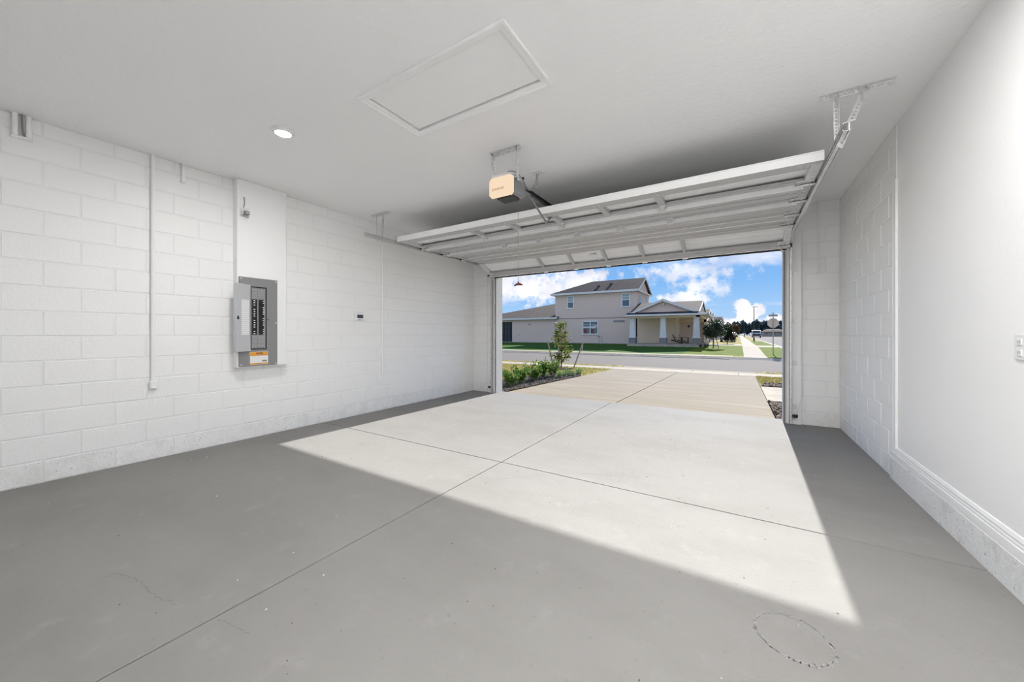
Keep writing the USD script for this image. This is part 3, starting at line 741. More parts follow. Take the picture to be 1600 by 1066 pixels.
for col, (y0, y1) in enumerate(((1.974, 2.024), (2.042, 2.096))):
    for i in range(nb):
        z0 = 1.206 + i * (1.610 - 1.206) / nb
        b = obj('breaker', bx((px + .0, y0, z0 + .001), (px + .011, y1, z0 + .0242), .002), 'breaker_black', bp)
        yt = y0 + .030 if col == 0 else y0 + .012
        lv = obj('breaker_lever', bx((px + .010, yt, z0 + .007), (px + .020, yt + .012, z0 + .018), .002), 'plastic_black', b)
        if (i * 7 + col * 3) % 5 < 4:
            yy = y0 + .028 if col == 0 else y0 + .040
            obj('breaker_mark', bx((px + .0105, (y0 + .012 if col == 0 else y1 - .014), z0 + .005), (px + .0215, (y0 + .028 if col == 0 else y1 - .002), z0 + .0165), .001), 'paper_white', b)
for y, z in ((1.862, 1.835), (2.222, 1.835), (2.222, 1.345), (1.862, .866), (2.222, .866)):
    obj('cover_screw', lathe([(0, .0), (.009, 0), (.008, .004), (0, .005)], (px + .014, y, z), 10, 'x'), 'screw_metal', bp)
obj('door_latch_keeper', bx((px + .013, 2.133, 1.375), (px + .018, 2.141, 1.392), .001), 'plastic_black', bp)
obj('cover_catch', bx((px + .013, 2.134, 1.325), (px + .017, 2.140, 1.335), .001), 'plastic_black', bp)
# door leaf, hinged on the left edge of the opening, swung open by about 157 degrees
hy, hx, zd0, zd1 = 1.953, px + .016, 1.018, 1.772
leaf = lambda m: xf(m, R([0, 0, 1], 23), about=(hx, hy, 0))       # built closed-back along -y, then swung out from the wall
dr = obj('panel_door', leaf(cat_([bx((hx, hy - .190, zd0), (hx + .004, hy, zd1), .0015), bx((hx - .010, hy - .190, zd0), (hx + .002, hy - .186, zd1)), bx((hx - .010, hy - .19, zd1 - .004), (hx + .002, hy, zd1)), bx((hx - .010, hy - .19, zd0), (hx + .002, hy, zd0 + .004))])), 'panel_door_grey', bp)
sh = obj('circuit_chart', leaf(bx((hx + .004, hy - .118, 1.205), (hx + .0046, hy - .022, 1.597))), 'paper_white', dr)
obj('chart_row', leaf(cat_([bx((hx + .0046, hy - .114, 1.215 + i * .0228), (hx + .0049, hy - .026, 1.2164 + i * .0228)) for i in range(17)])), 'label_grey', sh)
obj('door_latch', leaf(cat_([bx((hx + .003, hy - .172, 1.375), (hx + .010, hy - .150, 1.405), .003), bx((hx + .003, hy - .166, 1.400), (hx + .009, hy - .156, 1.415), .002)])), 'plastic_black', dr)
lb = obj('warning_label', bx((px + .014, 1.950, .862), (px + .0146, 2.137, 1.008)), 'paper_white', bp, label='white warning label with an orange head band')
obj('label_band', bx((px + .0146, 1.952, .962), (px + .0150, 2.135, 1.006)), 'label_orange', lb)
obj('label_band', bx((px + .0146, 1.952, .864), (px + .0150, 2.135, .880)), 'label_orange', lb)
obj('label_heading', bx((px + .0150, 2.012, .982), (px + .0153, 2.082, .998)), 'label_brown', lb)
obj('label_line', cat_([bx((px + .0150, 2.000, .968), (px + .0153, 2.098, .973)), bx((px + .0146, 2.075, .893), (px + .0150, 2.125, .910)), bx((px + .0150, 2.02, .868), (px + .0153, 2.07, .875))]), 'label_grey', lb)

# ------------------------------------------------------------------ small fittings on the left wall
ch = thing('chime_transformer', 'small metal transformer with a bare wire above the breaker panel', 'transformer', (px, 1.90, 2.57))
obj('cover_plate', bx((px, 1.855, 2.525), (px + .006, 1.945, 2.630), .003), 'plastic_white', ch)
tb = obj('transformer_body', bx((px + .006, 1.885, 2.550), (px + .055, 1.935, 2.592), .005), 'steel_dark', ch)
obj('terminal', cat_([bx((px + .050, 1.892 + i * .016, 2.560), (px + .062, 1.901 + i * .016, 2.582), .002) for i in range(3)]), 'screw_metal', tb)
obj('core_plate', bx((px + .008, 1.862, 2.540), (px + .03, 1.884, 2.595), .004), 'galvanized', ch)
obj('bell_wire', cat_([tube(smooth_path([(px + .003, 1.893, 2.75), (px + .014, 1.895, 2.735), (px + .016, 1.896, 2.68), (px + .014, 1.888, 2.645), (px + .02, 1.885, 2.632)]), .0042, 6), tube(smooth_path([(px + .02, 1.87, 2.56), (px + .04, 1.875, 2.528), (px + .05, 1.91, 2.522), (px + .05, 1.925, 2.53)]), .004, 6)]), 'plastic_grey', ch)

cdt = thing('conduit', 'white painted conduit running from the ceiling halfway down the left block wall', 'conduit', (XL, 1.165, .69))
obj('pipe', tube([(XL + .018, 1.165, .72), (XL + .018, 1.165, H)], .0165, 14), 'block_paint', cdt, smooth=40)
obj('end_fitting', cat_([bx((XL, 1.140, .682), (XL + .040, 1.194, .765), .008)]), 'block_paint', cdt)
obj('pipe_strap', cat_([bx((XL, 1.14, z), (XL + .004, 1.19, z + .02), .001) for z in (1.5, 2.3)]), 'block_paint', cdt)
cd2 = thing('conduit', 'thin white painted conduit beside the keypad box on the left wall', 'conduit', (XL, 3.85, .5))
obj('pipe', tube([(XL + .011, 3.848, .505), (XL + .011, 3.848, H)], .0105, 12), 'block_paint', cd2, smooth=40)
obj('pipe_strap', cat_([bx((XL, 3.83, z), (XL + .004, 3.866, z + .02), .001) for z in (1.2, 2.1)]), 'block_paint', cd2)
st1 = thing('conduit_stub', 'short open conduit stub with a dark cable inside, near the top left corner', 'conduit stub', (XL, .41, 2.75))
for yy in (.372, .438):
    obj('pipe', tube([(XL + .02, yy, 2.775), (XL + .02, yy, H)], .016, 12), 'block_paint', st1, smooth=40)
obj('cable', tube(smooth_path([(XL + .028, .404, H), (XL + .030, .405, 2.88), (XL + .028, .409, 2.81), (XL + .004, .422, 2.77)]), .0055, 8), 'plastic_grey', st1)
obj('mortar_collar', bx((XL - .004, .350, 2.755), (XL + .020, .462, 2.782), .008), 'mortar_paint', st1)
st2 = thing('conduit_stub', 'short white conduit stub at the ceiling between the long conduit and the chase', 'conduit stub', (XL, 1.39, 2.76))
obj('pipe', tube([(XL + .018, 1.392, 2.765), (XL + .018, 1.392, H)], .015, 12), 'block_paint', st2, smooth=40)
obj('mortar_collar', bx((XL - .004, 1.372, 2.752), (XL + .012, 1.412, 2.772), .006), 'mortar_paint', st2)
kb = thing('irrigation_timer', 'small white control box with a dark screen on the left block wall', 'control box', (XL, 3.42, 1.47))
obj('case', bx((XL, 3.350, 1.408), (XL + .030, 3.488, 1.536), .006), 'plastic_white', kb)
obj('screen', bx((XL + .029, 3.382, 1.448), (XL + .032, 3.482, 1.498), .001), 'screen_dark', kb)
obj('button', cat_([bx((XL + .029, 3.39 + i * .022, 1.421), (XL + .033, 3.402 + i * .022, 1.429), .001) for i in range(3)]), 'label_grey', kb)

sw = thing('outlet', 'white duplex outlet plate on the right wall at the picture edge', 'outlet', (XR, 2.66, 1.15))
obj('outlet_plate', bx((XR - .003, 2.620, 1.098), (XR + .004, 2.700, 1.215), .003), 'plastic_white', sw)
for z in (1.115, 1.165):
    obj('receptacle', bx((XR - .006, 2.643, z), (XR, 2.677, z + .032), .004), 'plastic_white', sw)
for z in (1.115, 1.165):
    for dy in (0, .012):
        obj('slot', bx((XR - .0068, 2.652 + dy, z + .010), (XR - .005, 2.655 + dy, z + .022)), 'plastic_grey', sw)

cs = thing('conduit', 'short white conduit on the block pier right of the door opening', 'conduit', (.89, YF, 2.0))
obj('pipe', tube([(.888, YF - .012, 2.02), (.888, YF - .012, H)], .011, 12), 'block_paint', cs, smooth=40)
obj('mortar_collar', bx((.865, YF - .014, 1.995), (.912, YF + .004, 2.03), .006), 'mortar_paint', cs)
for side, xx, lab in ((-1, -4.345, 'black photo-eye sensor on the left door track near the floor'), (1, .635, 'black photo-eye sensor with white wire on the right door track near the floor')):
    pe = thing('photo_eye', lab, 'sensor', (xx, YF - .09, .12))
    obj('sensor_body', cat_([bx((xx - .022, YF - .115, .100), (xx + .022, YF - .075, .140), .008), lathe([(0, -.012), (.012, -.010), (.014, .006), (0, .010)], (xx - side * .026, YF - .095, .120), 12, 'x')]), 'plastic_black', pe)
    obj('sensor_bracket', cat_([bx((xx - .03, YF - .074, .104), (xx + .03, YF - .071, .136)), bx((xx + side * .027, YF - .074, .104), (xx + side * .03, YF - .038, .136))]), 'plastic_black', pe)
    obj('sensor_wire', tube(smooth_path([(xx + side * .0, YF - .08, .135), (xx + side * .03, YF - .06, .18), (xx + side * .055, YF - .045, .28), (xx + side * .078, YF - .043, .45), (xx + side * .079, YF - .043, 1.1), (xx + side * .083, YF - .042, 1.55), (xx + side * .079, YF - .043, 2.0), (xx + side * .079, YF - .043, 2.6)]), .0035, 6), 'plastic_white', pe)


# ================================================================== outside
GY = [0, 6.3, 14.5, 16.6, 17.2, 25.2, 25.5, 28, 36, 40, 48, 120, 400]
GZ = [0, -.03, -.20, -.25, -.32, -.32, -.20, -.20, -.02, .06, .03, 0, 0]
zg = lambda y: np.interp(y, GY, GZ)


def strip(x0, x1, y0, y1, dz=0.0, th=.12, bev=0.0):
    """Ground slab that follows the lie of the land between y0 and y1 (x may be given as (near, far) pairs)."""
    ys = [y0] + [y for y in GY if y0 + .01 < y < y1 - .01] + [y1]
    xa, xb = (x if np.ndim(x) else (x, x) for x in (x0, x1))
    v, f = [], []
    for y in ys:
        t = (y - y0) / (y1 - y0); z = float(zg(y)) + dz
        a, b = xa[0] + (xa[1] - xa[0]) * t, xb[0] + (xb[1] - xb[0]) * t
        v += [(a, y, z - th), (b, y, z - th), (b, y, z), (a, y, z)]
    for i in range(len(ys) - 1):
        for j in range(4):
            j2 = (j + 1) % 4; p, q = i * 4, i * 4 + 4; f += [[p + j, p + j2, q + j2], [p + j, q + j2, q + j]]
    e = (len(ys) - 1) * 4; f += [[0, 2, 1], [0, 3, 2], [e, e + 1, e + 2], [e, e + 2, e + 3]]
    m = trimesh.Trimesh(np.array(v, float), np.array(f), process=False); trimesh.repair.fix_normals(m)
    return np.array(m.vertices), np.array(m.faces)


rng = np.random.default_rng(11)
obj('field', strip(-220, 220, 6.45, 400, -.10, .4), 'field', kind='structure')
dw = thing('driveway', kind='structure')
for x0, x1 in ((-4.22, -1.895), (-1.885, .46)):
    for y0, y1 in ((6.44, 10.45), (10.46, 14.47)):
        obj('slab', strip(x0 + .004, x1 - .004, y0, y1, 0, .12), 'driveway_concrete', dw)
obj('apron', strip((-4.25, -4.6), (.45, .75), 15.92, 17.3, .004), 'driveway_concrete', dw)
fw = thing('front_walk', kind='structure')
for x0 in (.466, 1.97, 3.47):
    obj('slab', strip(x0, x0 + 1.495, 8.45, 11.25, .002), 'sidewalk_concrete', fw)
swk = thing('sidewalk', kind='structure')
for i in range(-12, 6):
    obj('slab', strip(i * 1.5 + .006, i * 1.5 + 1.494, 14.5, 15.9, .003), 'sidewalk_concrete', swk)
obj('slab', strip(-80, -18.0, 14.5, 15.9, .003), 'sidewalk_concrete', swk); obj('slab', strip(9.0, 80, 14.5, 15.9, .003), 'sidewalk_concrete', swk)
swf = thing('sidewalk', kind='structure')
for i in range(-16, 0):
    obj('slab', strip(i * 1.6 - .3, i * 1.6 + 1.29, 25.95, 27.15, .004), 'sidewalk_concrete', swf)
obj('slab', strip(-90, -25.9, 25.95, 27.15, .004), 'sidewalk_concrete', swf)
sws = thing('sidewalk', kind='structure')
y = 25.5
while y < 70:
    y2 = y + 1.5; obj('slab', strip(.26, 1.42, y, y2 - .012, .006), 'sidewalk_concrete', sws); y = y2
obj('slab', strip(.26, 1.42, y, 300, .006), 'sidewalk_concrete', sws)
obj('road', strip(-120, 160, 17.45, 25.15, .0), 'asphalt', kind='structure')
obj('road', strip(3.2, 11.4, 25.15, 320, -.04), 'asphalt', kind='structure')
for nm, m in (('kerb', strip(-120, -4.65, 17.2, 17.47, .02)), ('kerb', strip(.80, 160, 17.2, 17.47, .02)), ('kerb', strip(-120, -.5, 25.13, 25.42, .03)), ('kerb', strip(2.92, 3.22, 26.2, 320, .012)), ('kerb', strip(-.5, 2.95, 25.13, 25.55, .0))):
    obj(nm, m, 'kerb_concrete', kind='structure')
for m, k in ((strip(-120, -4.22, 6.45, 14.5), 'lawn_dry'), (strip(-120, (-4.27, -4.6), 15.9, 17.22, .01), 'lawn_dry'), (strip((.47, .78), 120, 15.9, 17.22, .01), 'lawn_dry'), (strip(.465, 120, 11.26, 14.5), 'lawn_dry'), (strip(5.2, 120, 6.45, 11.26), 'lawn_dry'),
             (strip(-120, -.55, 25.4, 25.95, .0), 'lawn_dry'), (strip(-120, (-3.4, -3.0), 27.15, 40.4, .0), 'lawn_shaded'), (strip((-3.4, -3.0), .26, 27.15, 40.5, .002), 'lawn_green'), (strip(-.55, .26, 25.6, 27.15), 'lawn_dry'),
             (strip(-3.3, .26, 47.1, 66), 'lawn_dry'), (strip(-3.3, .26, 69, 300), 'lawn_dry'), (strip(1.42, 2.92, 26.0, 38.2, .004), 'lawn_green'), (strip(1.42, 2.92, 42.2, 68, .002), 'lawn_green'), (strip(1.42, 2.92, 69.5, 300), 'lawn_dry'), (strip(11.4, 120, 25.4, 320), 'lawn_dry')):
    obj('lawn', m, k, kind='structure')
for m in (strip(-9, .26, 40.5, 47.1, .001), strip(1.42, 2.92, 38.2, 42.2, .001), strip(-9, .26, 66, 69, .001), strip(1.42, 2.92, 68, 69.5, .001)):
    obj('driveway', m, 'sidewalk_concrete', kind='structure')

# ---- planting bed beside the drive
def bed(poly, dz=.012):
    p = Polygon(poly); v2, f2 = trimesh.creation.triangulate_polygon(p, engine='earcut', force_vertices=False)
    m = trimesh.creation.extrude_polygon(p, .05, engine='earcut'); m = m.subdivide_to_size(.4) if hasattr(m, 'subdivide_to_size') else m
    v = np.array(m.vertices); top = v[:, 2] > .01
    v[:, 2] = zg(v[:, 1]) + dz + np.where(top, .01, -.06)
    return v, np.array(m.faces)
BED = [(-4.23, 6.46), (-4.23, 10.9), (-4.45, 11.5), (-4.9, 11.7), (-5.35, 11.0), (-5.5, 9.0), (-5.6, 6.46)]
BEDR = [(.465, 6.46), (4.9, 6.46), (4.9, 8.44), (.465, 8.44)]
BEDR2 = [(.475, 11.27), (3.5, 11.27), (3.5, 11.9), (1.1, 12.1), (.62, 12.3)]
for b_ in (BED, BEDR, BEDR2):
    obj('planting_bed', bed(b_), 'mulch', kind='structure')
ring = [(-5.92 + .42 * math.cos(a), 13.22 + .42 * math.sin(a)) for a in np.linspace(0, 2 * np.pi, 18, endpoint=False)]
obj('planting_bed', bed(ring), 'mulch', kind='structure')


def scatter(poly, n, r, avoid=()):
    p = Polygon(poly); a, b, c, d = p.bounds; out = []
    av = [Polygon(q) for q in avoid]
    while len(out) < n:
        x, y = r.uniform(a, c), r.uniform(b, d); q = Point(x, y)
        if p.contains(q) and not any(k.contains(q) for k in av):
            out.append((x, y, float(zg(y))))
    return np.array(out)


def chip(r):
    s = np.array([r.uniform(.012, .03), r.uniform(.006, .014), r.uniform(.003, .008)])
    v, f = bx(-s, s, .002); return xf((v, f), R(r.normal(size=3), r.uniform(0, 50)))
r = np.random.default_rng(3)
pts = np.vstack([scatter(BED, 2600, r), scatter(ring, 160, r)]) + [0, 0, .026]
instancer('mulch_chips', [chip(r) for _ in range(6)], 'mulch_chip', pts, r, label='loose dark and pale mulch chips in the shrub bed left of the driveway', cat='mulch')
pts = np.vstack([scatter(BEDR, 1500, r), scatter(BEDR2, 450, r)]) + [0, 0, .026]
instancer('mulch_chips', [chip(r) for _ in range(6)], 'mulch_brown', pts, r, label='loose brown bark mulch in the beds right of the driveway', cat='mulch')


def tuft(r, n=7, h=.045):
    v, f = [], []
    for i in range(n):
        a = r.uniform(0, 2 * np.pi); b = r.uniform(0, .025); x, y = b * math.cos(a), b * math.sin(a); l = r.uniform(.5, 1.1) * h; w = .0025; t = r.uniform(0, 2 * np.pi); k = r.uniform(.2, .8) * l
        v += [(x - w * math.sin(t), y + w * math.cos(t), -.01), (x + w * math.sin(t), y - w * math.cos(t), -.01), (x + k * math.cos(t), y + k * math.sin(t), l)]; f.append([3 * i, 3 * i + 1, 3 * i + 2])
    return np.array(v), np.array(f)
r = np.random.default_rng(4)
pts = np.vstack([scatter([(-12.5, 6.6), (-4.24, 6.6), (-4.24, 14.48), (-14.5, 14.48)], 15000, r, (BED, ring)), scatter([(-14, 15.92), (-4.62, 15.92), (-4.62, 17.2), (-14, 17.2)], 2500, r),
                 scatter([(.48, 11.28), (3.2, 11.28), (3.2, 14.48), (.48, 14.48)], 3000, r, (BEDR2,)), scatter([(.8, 15.92), (4, 15.92), (4, 17.2), (.8, 17.2)], 900, r)])
instancer('grass', [tuft(r) for _ in range(6)], 'grass_dry', pts, r, label='short dry yellowing grass on the lawns either side of the driveway', cat='grass')


def shrub(x, y, h, w, label, seed, leaf='shrub_leaf', n=170, size=.07, name='shrub'):
    if leaf == 'shrub_leaf':
        h, w, n, size = h * 1.15, w * 1.25, int(n * 1.9), .08
    r = np.random.default_rng(seed); z = float(zg(y)) + .01
    t = thing(name, label, 'shrub' if name == 'shrub' else 'plant', (x, y, z))
    stems, cs = [], []
    for i in range(11):
        a = r.uniform(0, 2 * np.pi); tip = np.array([x + math.cos(a) * w * r.uniform(.1, .5), y + math.sin(a) * w * r.uniform(.1, .5), z + h * r.uniform(.55, 1.0)])
        b = np.array([x + math.cos(a) * .03, y + math.sin(a) * .03, z - .02]); m = (b + tip) / 2 + [0, 0, h * .1]
        path = smooth_path([b, m, tip], 4); stems.append(tube(path, np.linspace(.006, .002, len(path)), 5))
        for k in range(n // 11):
            q = r.uniform(.25, 1.03); p = b + (tip - b) * q + [0, 0, .1 * h * (1 - abs(2 * q - 1))]; cs.append(p + r.normal(size=3) * .035)
    obj('stem', stems, 'bark', t, kind='stuff')
    obj('foliage', leaves(r, cs, size, .5, 1.2, .1), leaf, t, kind='stuff')
    return t


shrub(-4.85, 7.05, .34, .42, 'yellowish green shrub nearest the left door jamb', 1, n=190)
shrub(-4.55, 7.32, .36, .46, 'dark green shrub in the bed by the drive, second from the door jamb', 2, n=210)
shrub(-4.71, 7.98, .40, .50, 'bushy green shrub in the bed by the drive, third from the door jamb', 3, n=220)
shrub(-4.75, 8.72, .42, .48, 'green shrub in the bed by the drive, fourth from the door jamb', 4, n=220)
shrub(-4.83, 9.45, .50, .50, 'tallest upright green shrub in the bed by the drive', 5, n=230)
shrub(-4.82, 10.10, .44, .46, 'green shrub at the far end of the shrub row by the drive', 6, n=210)
for i, (x, y, s, lb_) in enumerate(((-4.62, 10.45, .30, 'low pale leafed plant beside the last shrub of the row'), (-4.42, 10.75, .28, 'low pale leafed plant at the driveway edge of the bed tip'), (-4.72, 11.05, .30, 'low pale leafed plant in the middle of the bed tip'), (-4.50, 11.40, .28, 'low pale leafed plant at the street end of the bed'), (-4.50, 9.95, .24, 'low pale leafed plant between the shrub row and the driveway'))):
    shrub(x, y, .20, s * 1.1, lb_, 20 + i, 'cover_leaf', 120, .055, 'groundcover_plant')

# ---- young tree with its stakes
r = np.random.default_rng(8)
tz = float(zg(13.2)); t = thing('young_tree', 'young bronze-green magnolia tree beside the driveway', 'tree', (-5.93, 13.2, tz))
tp = smooth_path([(-5.93, 13.2, tz - .05), (-5.925, 13.2, .3), (-5.94, 13.2, .9), (-5.92, 13.2, 1.62)], 6)
obj('trunk', tube(tp, np.linspace(.028, .008, len(tp)), 8), 'bark', t, smooth=60)
br, cs = [], []
for i in range(46):
    q = r.uniform(0, 1) ** .95; z = .15 + q * 1.40; wd = np.interp(z, [.15, .45, .75, 1.05, 1.3, 1.6], [.42, .58, .52, .34, .28, .12]); a = r.uniform(0, 2 * np.pi)
    b = np.array([-5.93, 13.2, z - .1]); e = np.array([-5.93 + wd * math.cos(a) * r.uniform(.6, 1), 13.2 + wd * math.sin(a) * r.uniform(.6, 1), z + r.uniform(0, .14)])
    pth = smooth_path([b, (b + e) / 2 - [0, 0, .03], e], 3); br.append(tube(pth, np.linspace(.010, .003, len(pth)), 5))
    for k in range(13):
        s_ = r.uniform(.35, 1.08); cs.append(b + (e - b) * s_ + r.normal(size=3) * .05)
obj('branch', br, 'bark', t, kind='stuff')
obj('foliage', leaves(r, cs, .135, .42, .7, .12), 'magnolia_leaf', t, kind='stuff')
for lab, b, e in (('leaning wooden stake left of the young tree', (-6.14, 13.0, tz - .1), (-6.235, 12.62, .95)), ('leaning wooden stake right of the young tree', (-5.69, 13.8, tz - .1), (-5.335, 14.0, .86)), ('upright wooden stake tight against the trunk of the young tree', (-5.985, 13.12, tz - .1), (-5.99, 13.12, .75))):
    k = thing('tree_stake', lab, 'stake', b)
    obj('post', tube([b, e], .028, 8), 'stake_wood', k, smooth=50)
    if 'right' in lab:
        obj('loose_tie', tube([(e[0] - .01, e[1] - .02, e[2] - .08), (e[0] - .025, e[1] - .03, e[2] - .35), (e[0] - .04, e[1] - .03, e[2] - .62)], .008, 5), 'trim_paint', k)
    elif 'left' in lab:
        c = np.array(b) + (np.array(e) - np.array(b)) * .55
        obj('strap', tube([c, c + [.12, .2, -.05], (-5.95, 13.2, c[2] - .1)], .008, 5), 'strap_green', k)

# ---- the house across the street
hs = thing('house', 'large two-storey greige stucco house with gabled corner porch across the street', 'house', (-14, 40, 0))
FY = 40.0
obj('ground_floor_wall', cat_([bx((-18.75, FY, -.2), (-9.2, 46, 3.0)), bx((-9.3, FY, -.2), (-5.45, 46, 3.0)), bx((-31.0, FY, -.2), (-26.95, 54, 3.1)), bx((-24.84, FY, -.2), (-18.7, 54, 3.1)), bx((-27, FY, 2.7), (-24.8, FY + .5, 3.1))]), 'stucco_greige', hs)
obj('upper_floor_wall', cat_([bx((-18.75, FY, 2.9), (-9.2, 46, 5.86)), prism([(-9.22, 40, 5.8), (-9.22, 46, 5.8), (-9.22, 43, 7.36)], (-.2, 0, 0))]), 'stucco_greige', hs)
obj('floor_band', bx((-18.76, FY - .010, 2.93), (-9.19, FY + .1, 2.98), .008), 'stucco_greige', hs)
obj('porch_wall', cat_([bx((-9.18, FY - .03, .2), (-5.45, FY + .02, 2.9)), bx((-5.5, FY, .2), (-5.40, 43, 2.9))]), 'stucco_beige', hs)
obj('porch_back_wall', bx((-5.45, 43.0, -.1), (-2.95, 43.3, 3.0)), 'stucco_greige', hs)
T = (0, 0, -.16)
rf = obj('upper_roof', cat_([prism([(-19.15, 39.58, 5.93), (-8.92, 39.58, 5.93), (-8.92, 43, 7.53), (-15.2, 43, 7.53)], T), prism([(-19.15, 46.42, 5.93), (-8.92, 46.42, 5.93), (-8.92, 43, 7.53), (-15.2, 43, 7.53)], T), prism([(-19.15, 39.58, 5.93), (-15.2, 43, 7.53), (-19.15, 46.42, 5.93)], T)]), 'shingle', hs)
obj('roof_vent', cat_([bx((-12.6, 41.4, 6.7), (-12.25, 41.8, 6.95), .02), bx((-13.9, 41.0, 6.5), (-13.55, 41.4, 6.75), .02)]), 'shingle_dark', rf)
obj('upper_fascia', cat_([bx((-19.17, 39.55, 5.72), (-8.90, 39.60, 5.93)), bx((-19.17, 39.55, 5.72), (-19.12, 46.4, 5.93)), bx((-9.2, 39.6, 5.68), (-8.9, 46.4, 5.80)), bx((-19.1, 39.6, 5.70), (-9, 40, 5.74)),
                           prism([(-8.90, 39.6, 5.93), (-8.90, 43, 7.53), (-8.90, 43, 7.33), (-8.90, 39.6, 5.73)], (-.06, 0, 0)), prism([(-8.90, 46.4, 5.93), (-8.90, 43, 7.53), (-8.90, 43, 7.33), (-8.90, 46.4, 5.73)], (-.06, 0, 0))]), 'house_trim', rf)
lr = obj('wing_roof', cat_([prism([(-31.25, 39.6, 3.14), (-18.3, 39.6, 3.14), (-18.3, 40.0, 3.25), (-18.74, 40.05, 3.26), (-18.74, 48, 5.46), (-22.7, 48, 5.46)], T), prism([(-31.25, 39.6, 3.14), (-22.7, 48, 5.46), (-31.25, 56.4, 3.14)], T), prism([(-31.25, 56.4, 3.14), (-22.7, 48, 5.46), (-18.0, 48, 5.46), (-18.0, 56.4, 3.14)], T)]), 'shingle', hs)
obj('wing_fascia', cat_([bx((-31.27, 39.57, 2.95), (-18.3, 39.62, 3.14)), bx((-31.27, 39.57, 2.95), (-31.2, 56, 3.14)), bx((-31.2, 39.6, 2.92), (-18.4, 40.0, 2.96))]), 'house_trim', lr)


def win(x0, x1, z0, z1, parent=hs, y=FY, lower='window_glass', upper='window_blind', mull=(), label=None):
    fr = [bx((x0 - .05, y - .05, z0 - .06), (x0 + .05, y + .06, z1 + .05)), bx((x1 - .05, y - .05, z0 - .06), (x1 + .05, y + .06, z1 + .05)), bx((x0, y - .05, z1 - .04), (x1, y + .06, z1 + .05)), bx((x0 - .08, y - .08, z0 - .07), (x1 + .08, y + .06, z0 + .04)), bx((x0, y - .03, (z0 + z1) / 2 - .03), (x1, y + .05, (z0 + z1) / 2 + .03))]
    fr += [bx((m - .045, y - .04, z0), (m + .045, y + .05, z1)) for m in mull] + [bx((x0, y - .015, z1 - (z1 - z0) * .25 - .012), (x1, y + .02, z1 - (z1 - z0) * .25 + .012))]
    w = obj('window', cat_(fr), 'window_frame', parent, label=label)
    obj('pane', bx((x0 + .04, y - .01, z0 + .03), (x1 - .04, y + .04, (z0 + z1) / 2)), lower, w)
    obj('pane', bx((x0 + .04, y - .008, (z0 + z1) / 2), (x1 - .04, y + .04, z1 - .03)), upper, w)
    return w
win(-17.15, -16.40, 4.17, 5.57); win(-10.80, -9.98, 4.12, 5.56)
w = win(-15.25, -13.48, 1.15, 2.58, mull=(-14.365,), upper='window_glass', label='double window with swagged white curtain')
obj('curtain', cat_([bx((-15.2, FY - .022, 1.88 + .0), (-14.42, FY - .012, 2.02), .004), prism([(-14.31, FY - .016, 2.05), (-14.31, FY - .016, 1.80), (-13.9, FY - .016, 1.78), (-13.52, FY - .016, 2.10), (-13.52, FY - .016, 2.18)], (0, .006, 0))]), 'window_curtain', w)
obj('chair_back_inside', cat_([bx((-15.2, FY - .02, 1.2), (-14.75, FY - .012, 1.72), .004), bx((-14.3, FY - .02, 1.2), (-13.95, FY - .012, 1.72), .004)]), 'window_red', w)
for y0 in (40.7, 44.0):
    f_ = obj('window', cat_([bx((-9.22, y0 - .06, 4.1), (-9.14, y0 + .9, 5.55))]), 'window_frame', hs)
    obj('pane', bx((-9.15, y0 + .02, 4.85), (-9.12, y0 + .82, 5.48)), 'window_blind', f_); obj('pane', bx((-9.15, y0 + .02, 4.17), (-9.12, y0 + .82, 4.80)), 'window_glass', f_)
pq = obj('wall_plaque', bx((-11.72, FY - .03, 2.46), (-10.50, FY, 2.67), .01), 'plastic_grey', hs)
obj('plaque_mark', cat_([bx((-11.62 + i * .13, FY - .036, 2.50), (-11.55 + i * .13, FY - .03, 2.63)) for i in range(8)]), 'label_grey', pq)
obj('meter_box', bx((-13.45, FY - .12, .80), (-13.30, FY, .95), .02), 'plastic_grey', hs); obj('meter_pipe', cat_([tube([(-13.40, FY - .06, 0), (-13.40, FY - .06, .85)], .03, 6), tube([(-13.1, FY - .05, 0), (-13.1, FY - .05, 1.0)], .035, 6)]), 'house_trim', hs)
obj('wall_vent', cat_([bx((-22.45, FY - .05, 2.28), (-22.10, FY, 2.40), .02), bx((-23.9, FY - .04, 1.02), (-23.75, FY, 1.10), .01), bx((-17.5, FY - .12, 2.2), (-17.3, FY, 2.5), .03)]), 'plastic_grey', hs)
lan = obj('screen_wall', bx((-26.95, FY + .35, .1), (-24.84, FY + .40, 2.7)), 'lanai_screen', hs)
obj('screen_frame', cat_([bx((x - .04, FY + .28, .1), (x + .04, FY + .36, 2.7)) for x in (-26.9, -26.3, -25.85, -25.35, -24.9)] + [bx((-26.95, FY + .28, z), (-24.84, FY + .36, z + .07)) for z in (.1, 1.0, 1.85, 2.62)]), 'plastic_black', lan)
obj('foundation_edge', bx((-31.0, FY - .03, -.2), (-9.2, FY, .14)), 'kerb_concrete', hs)

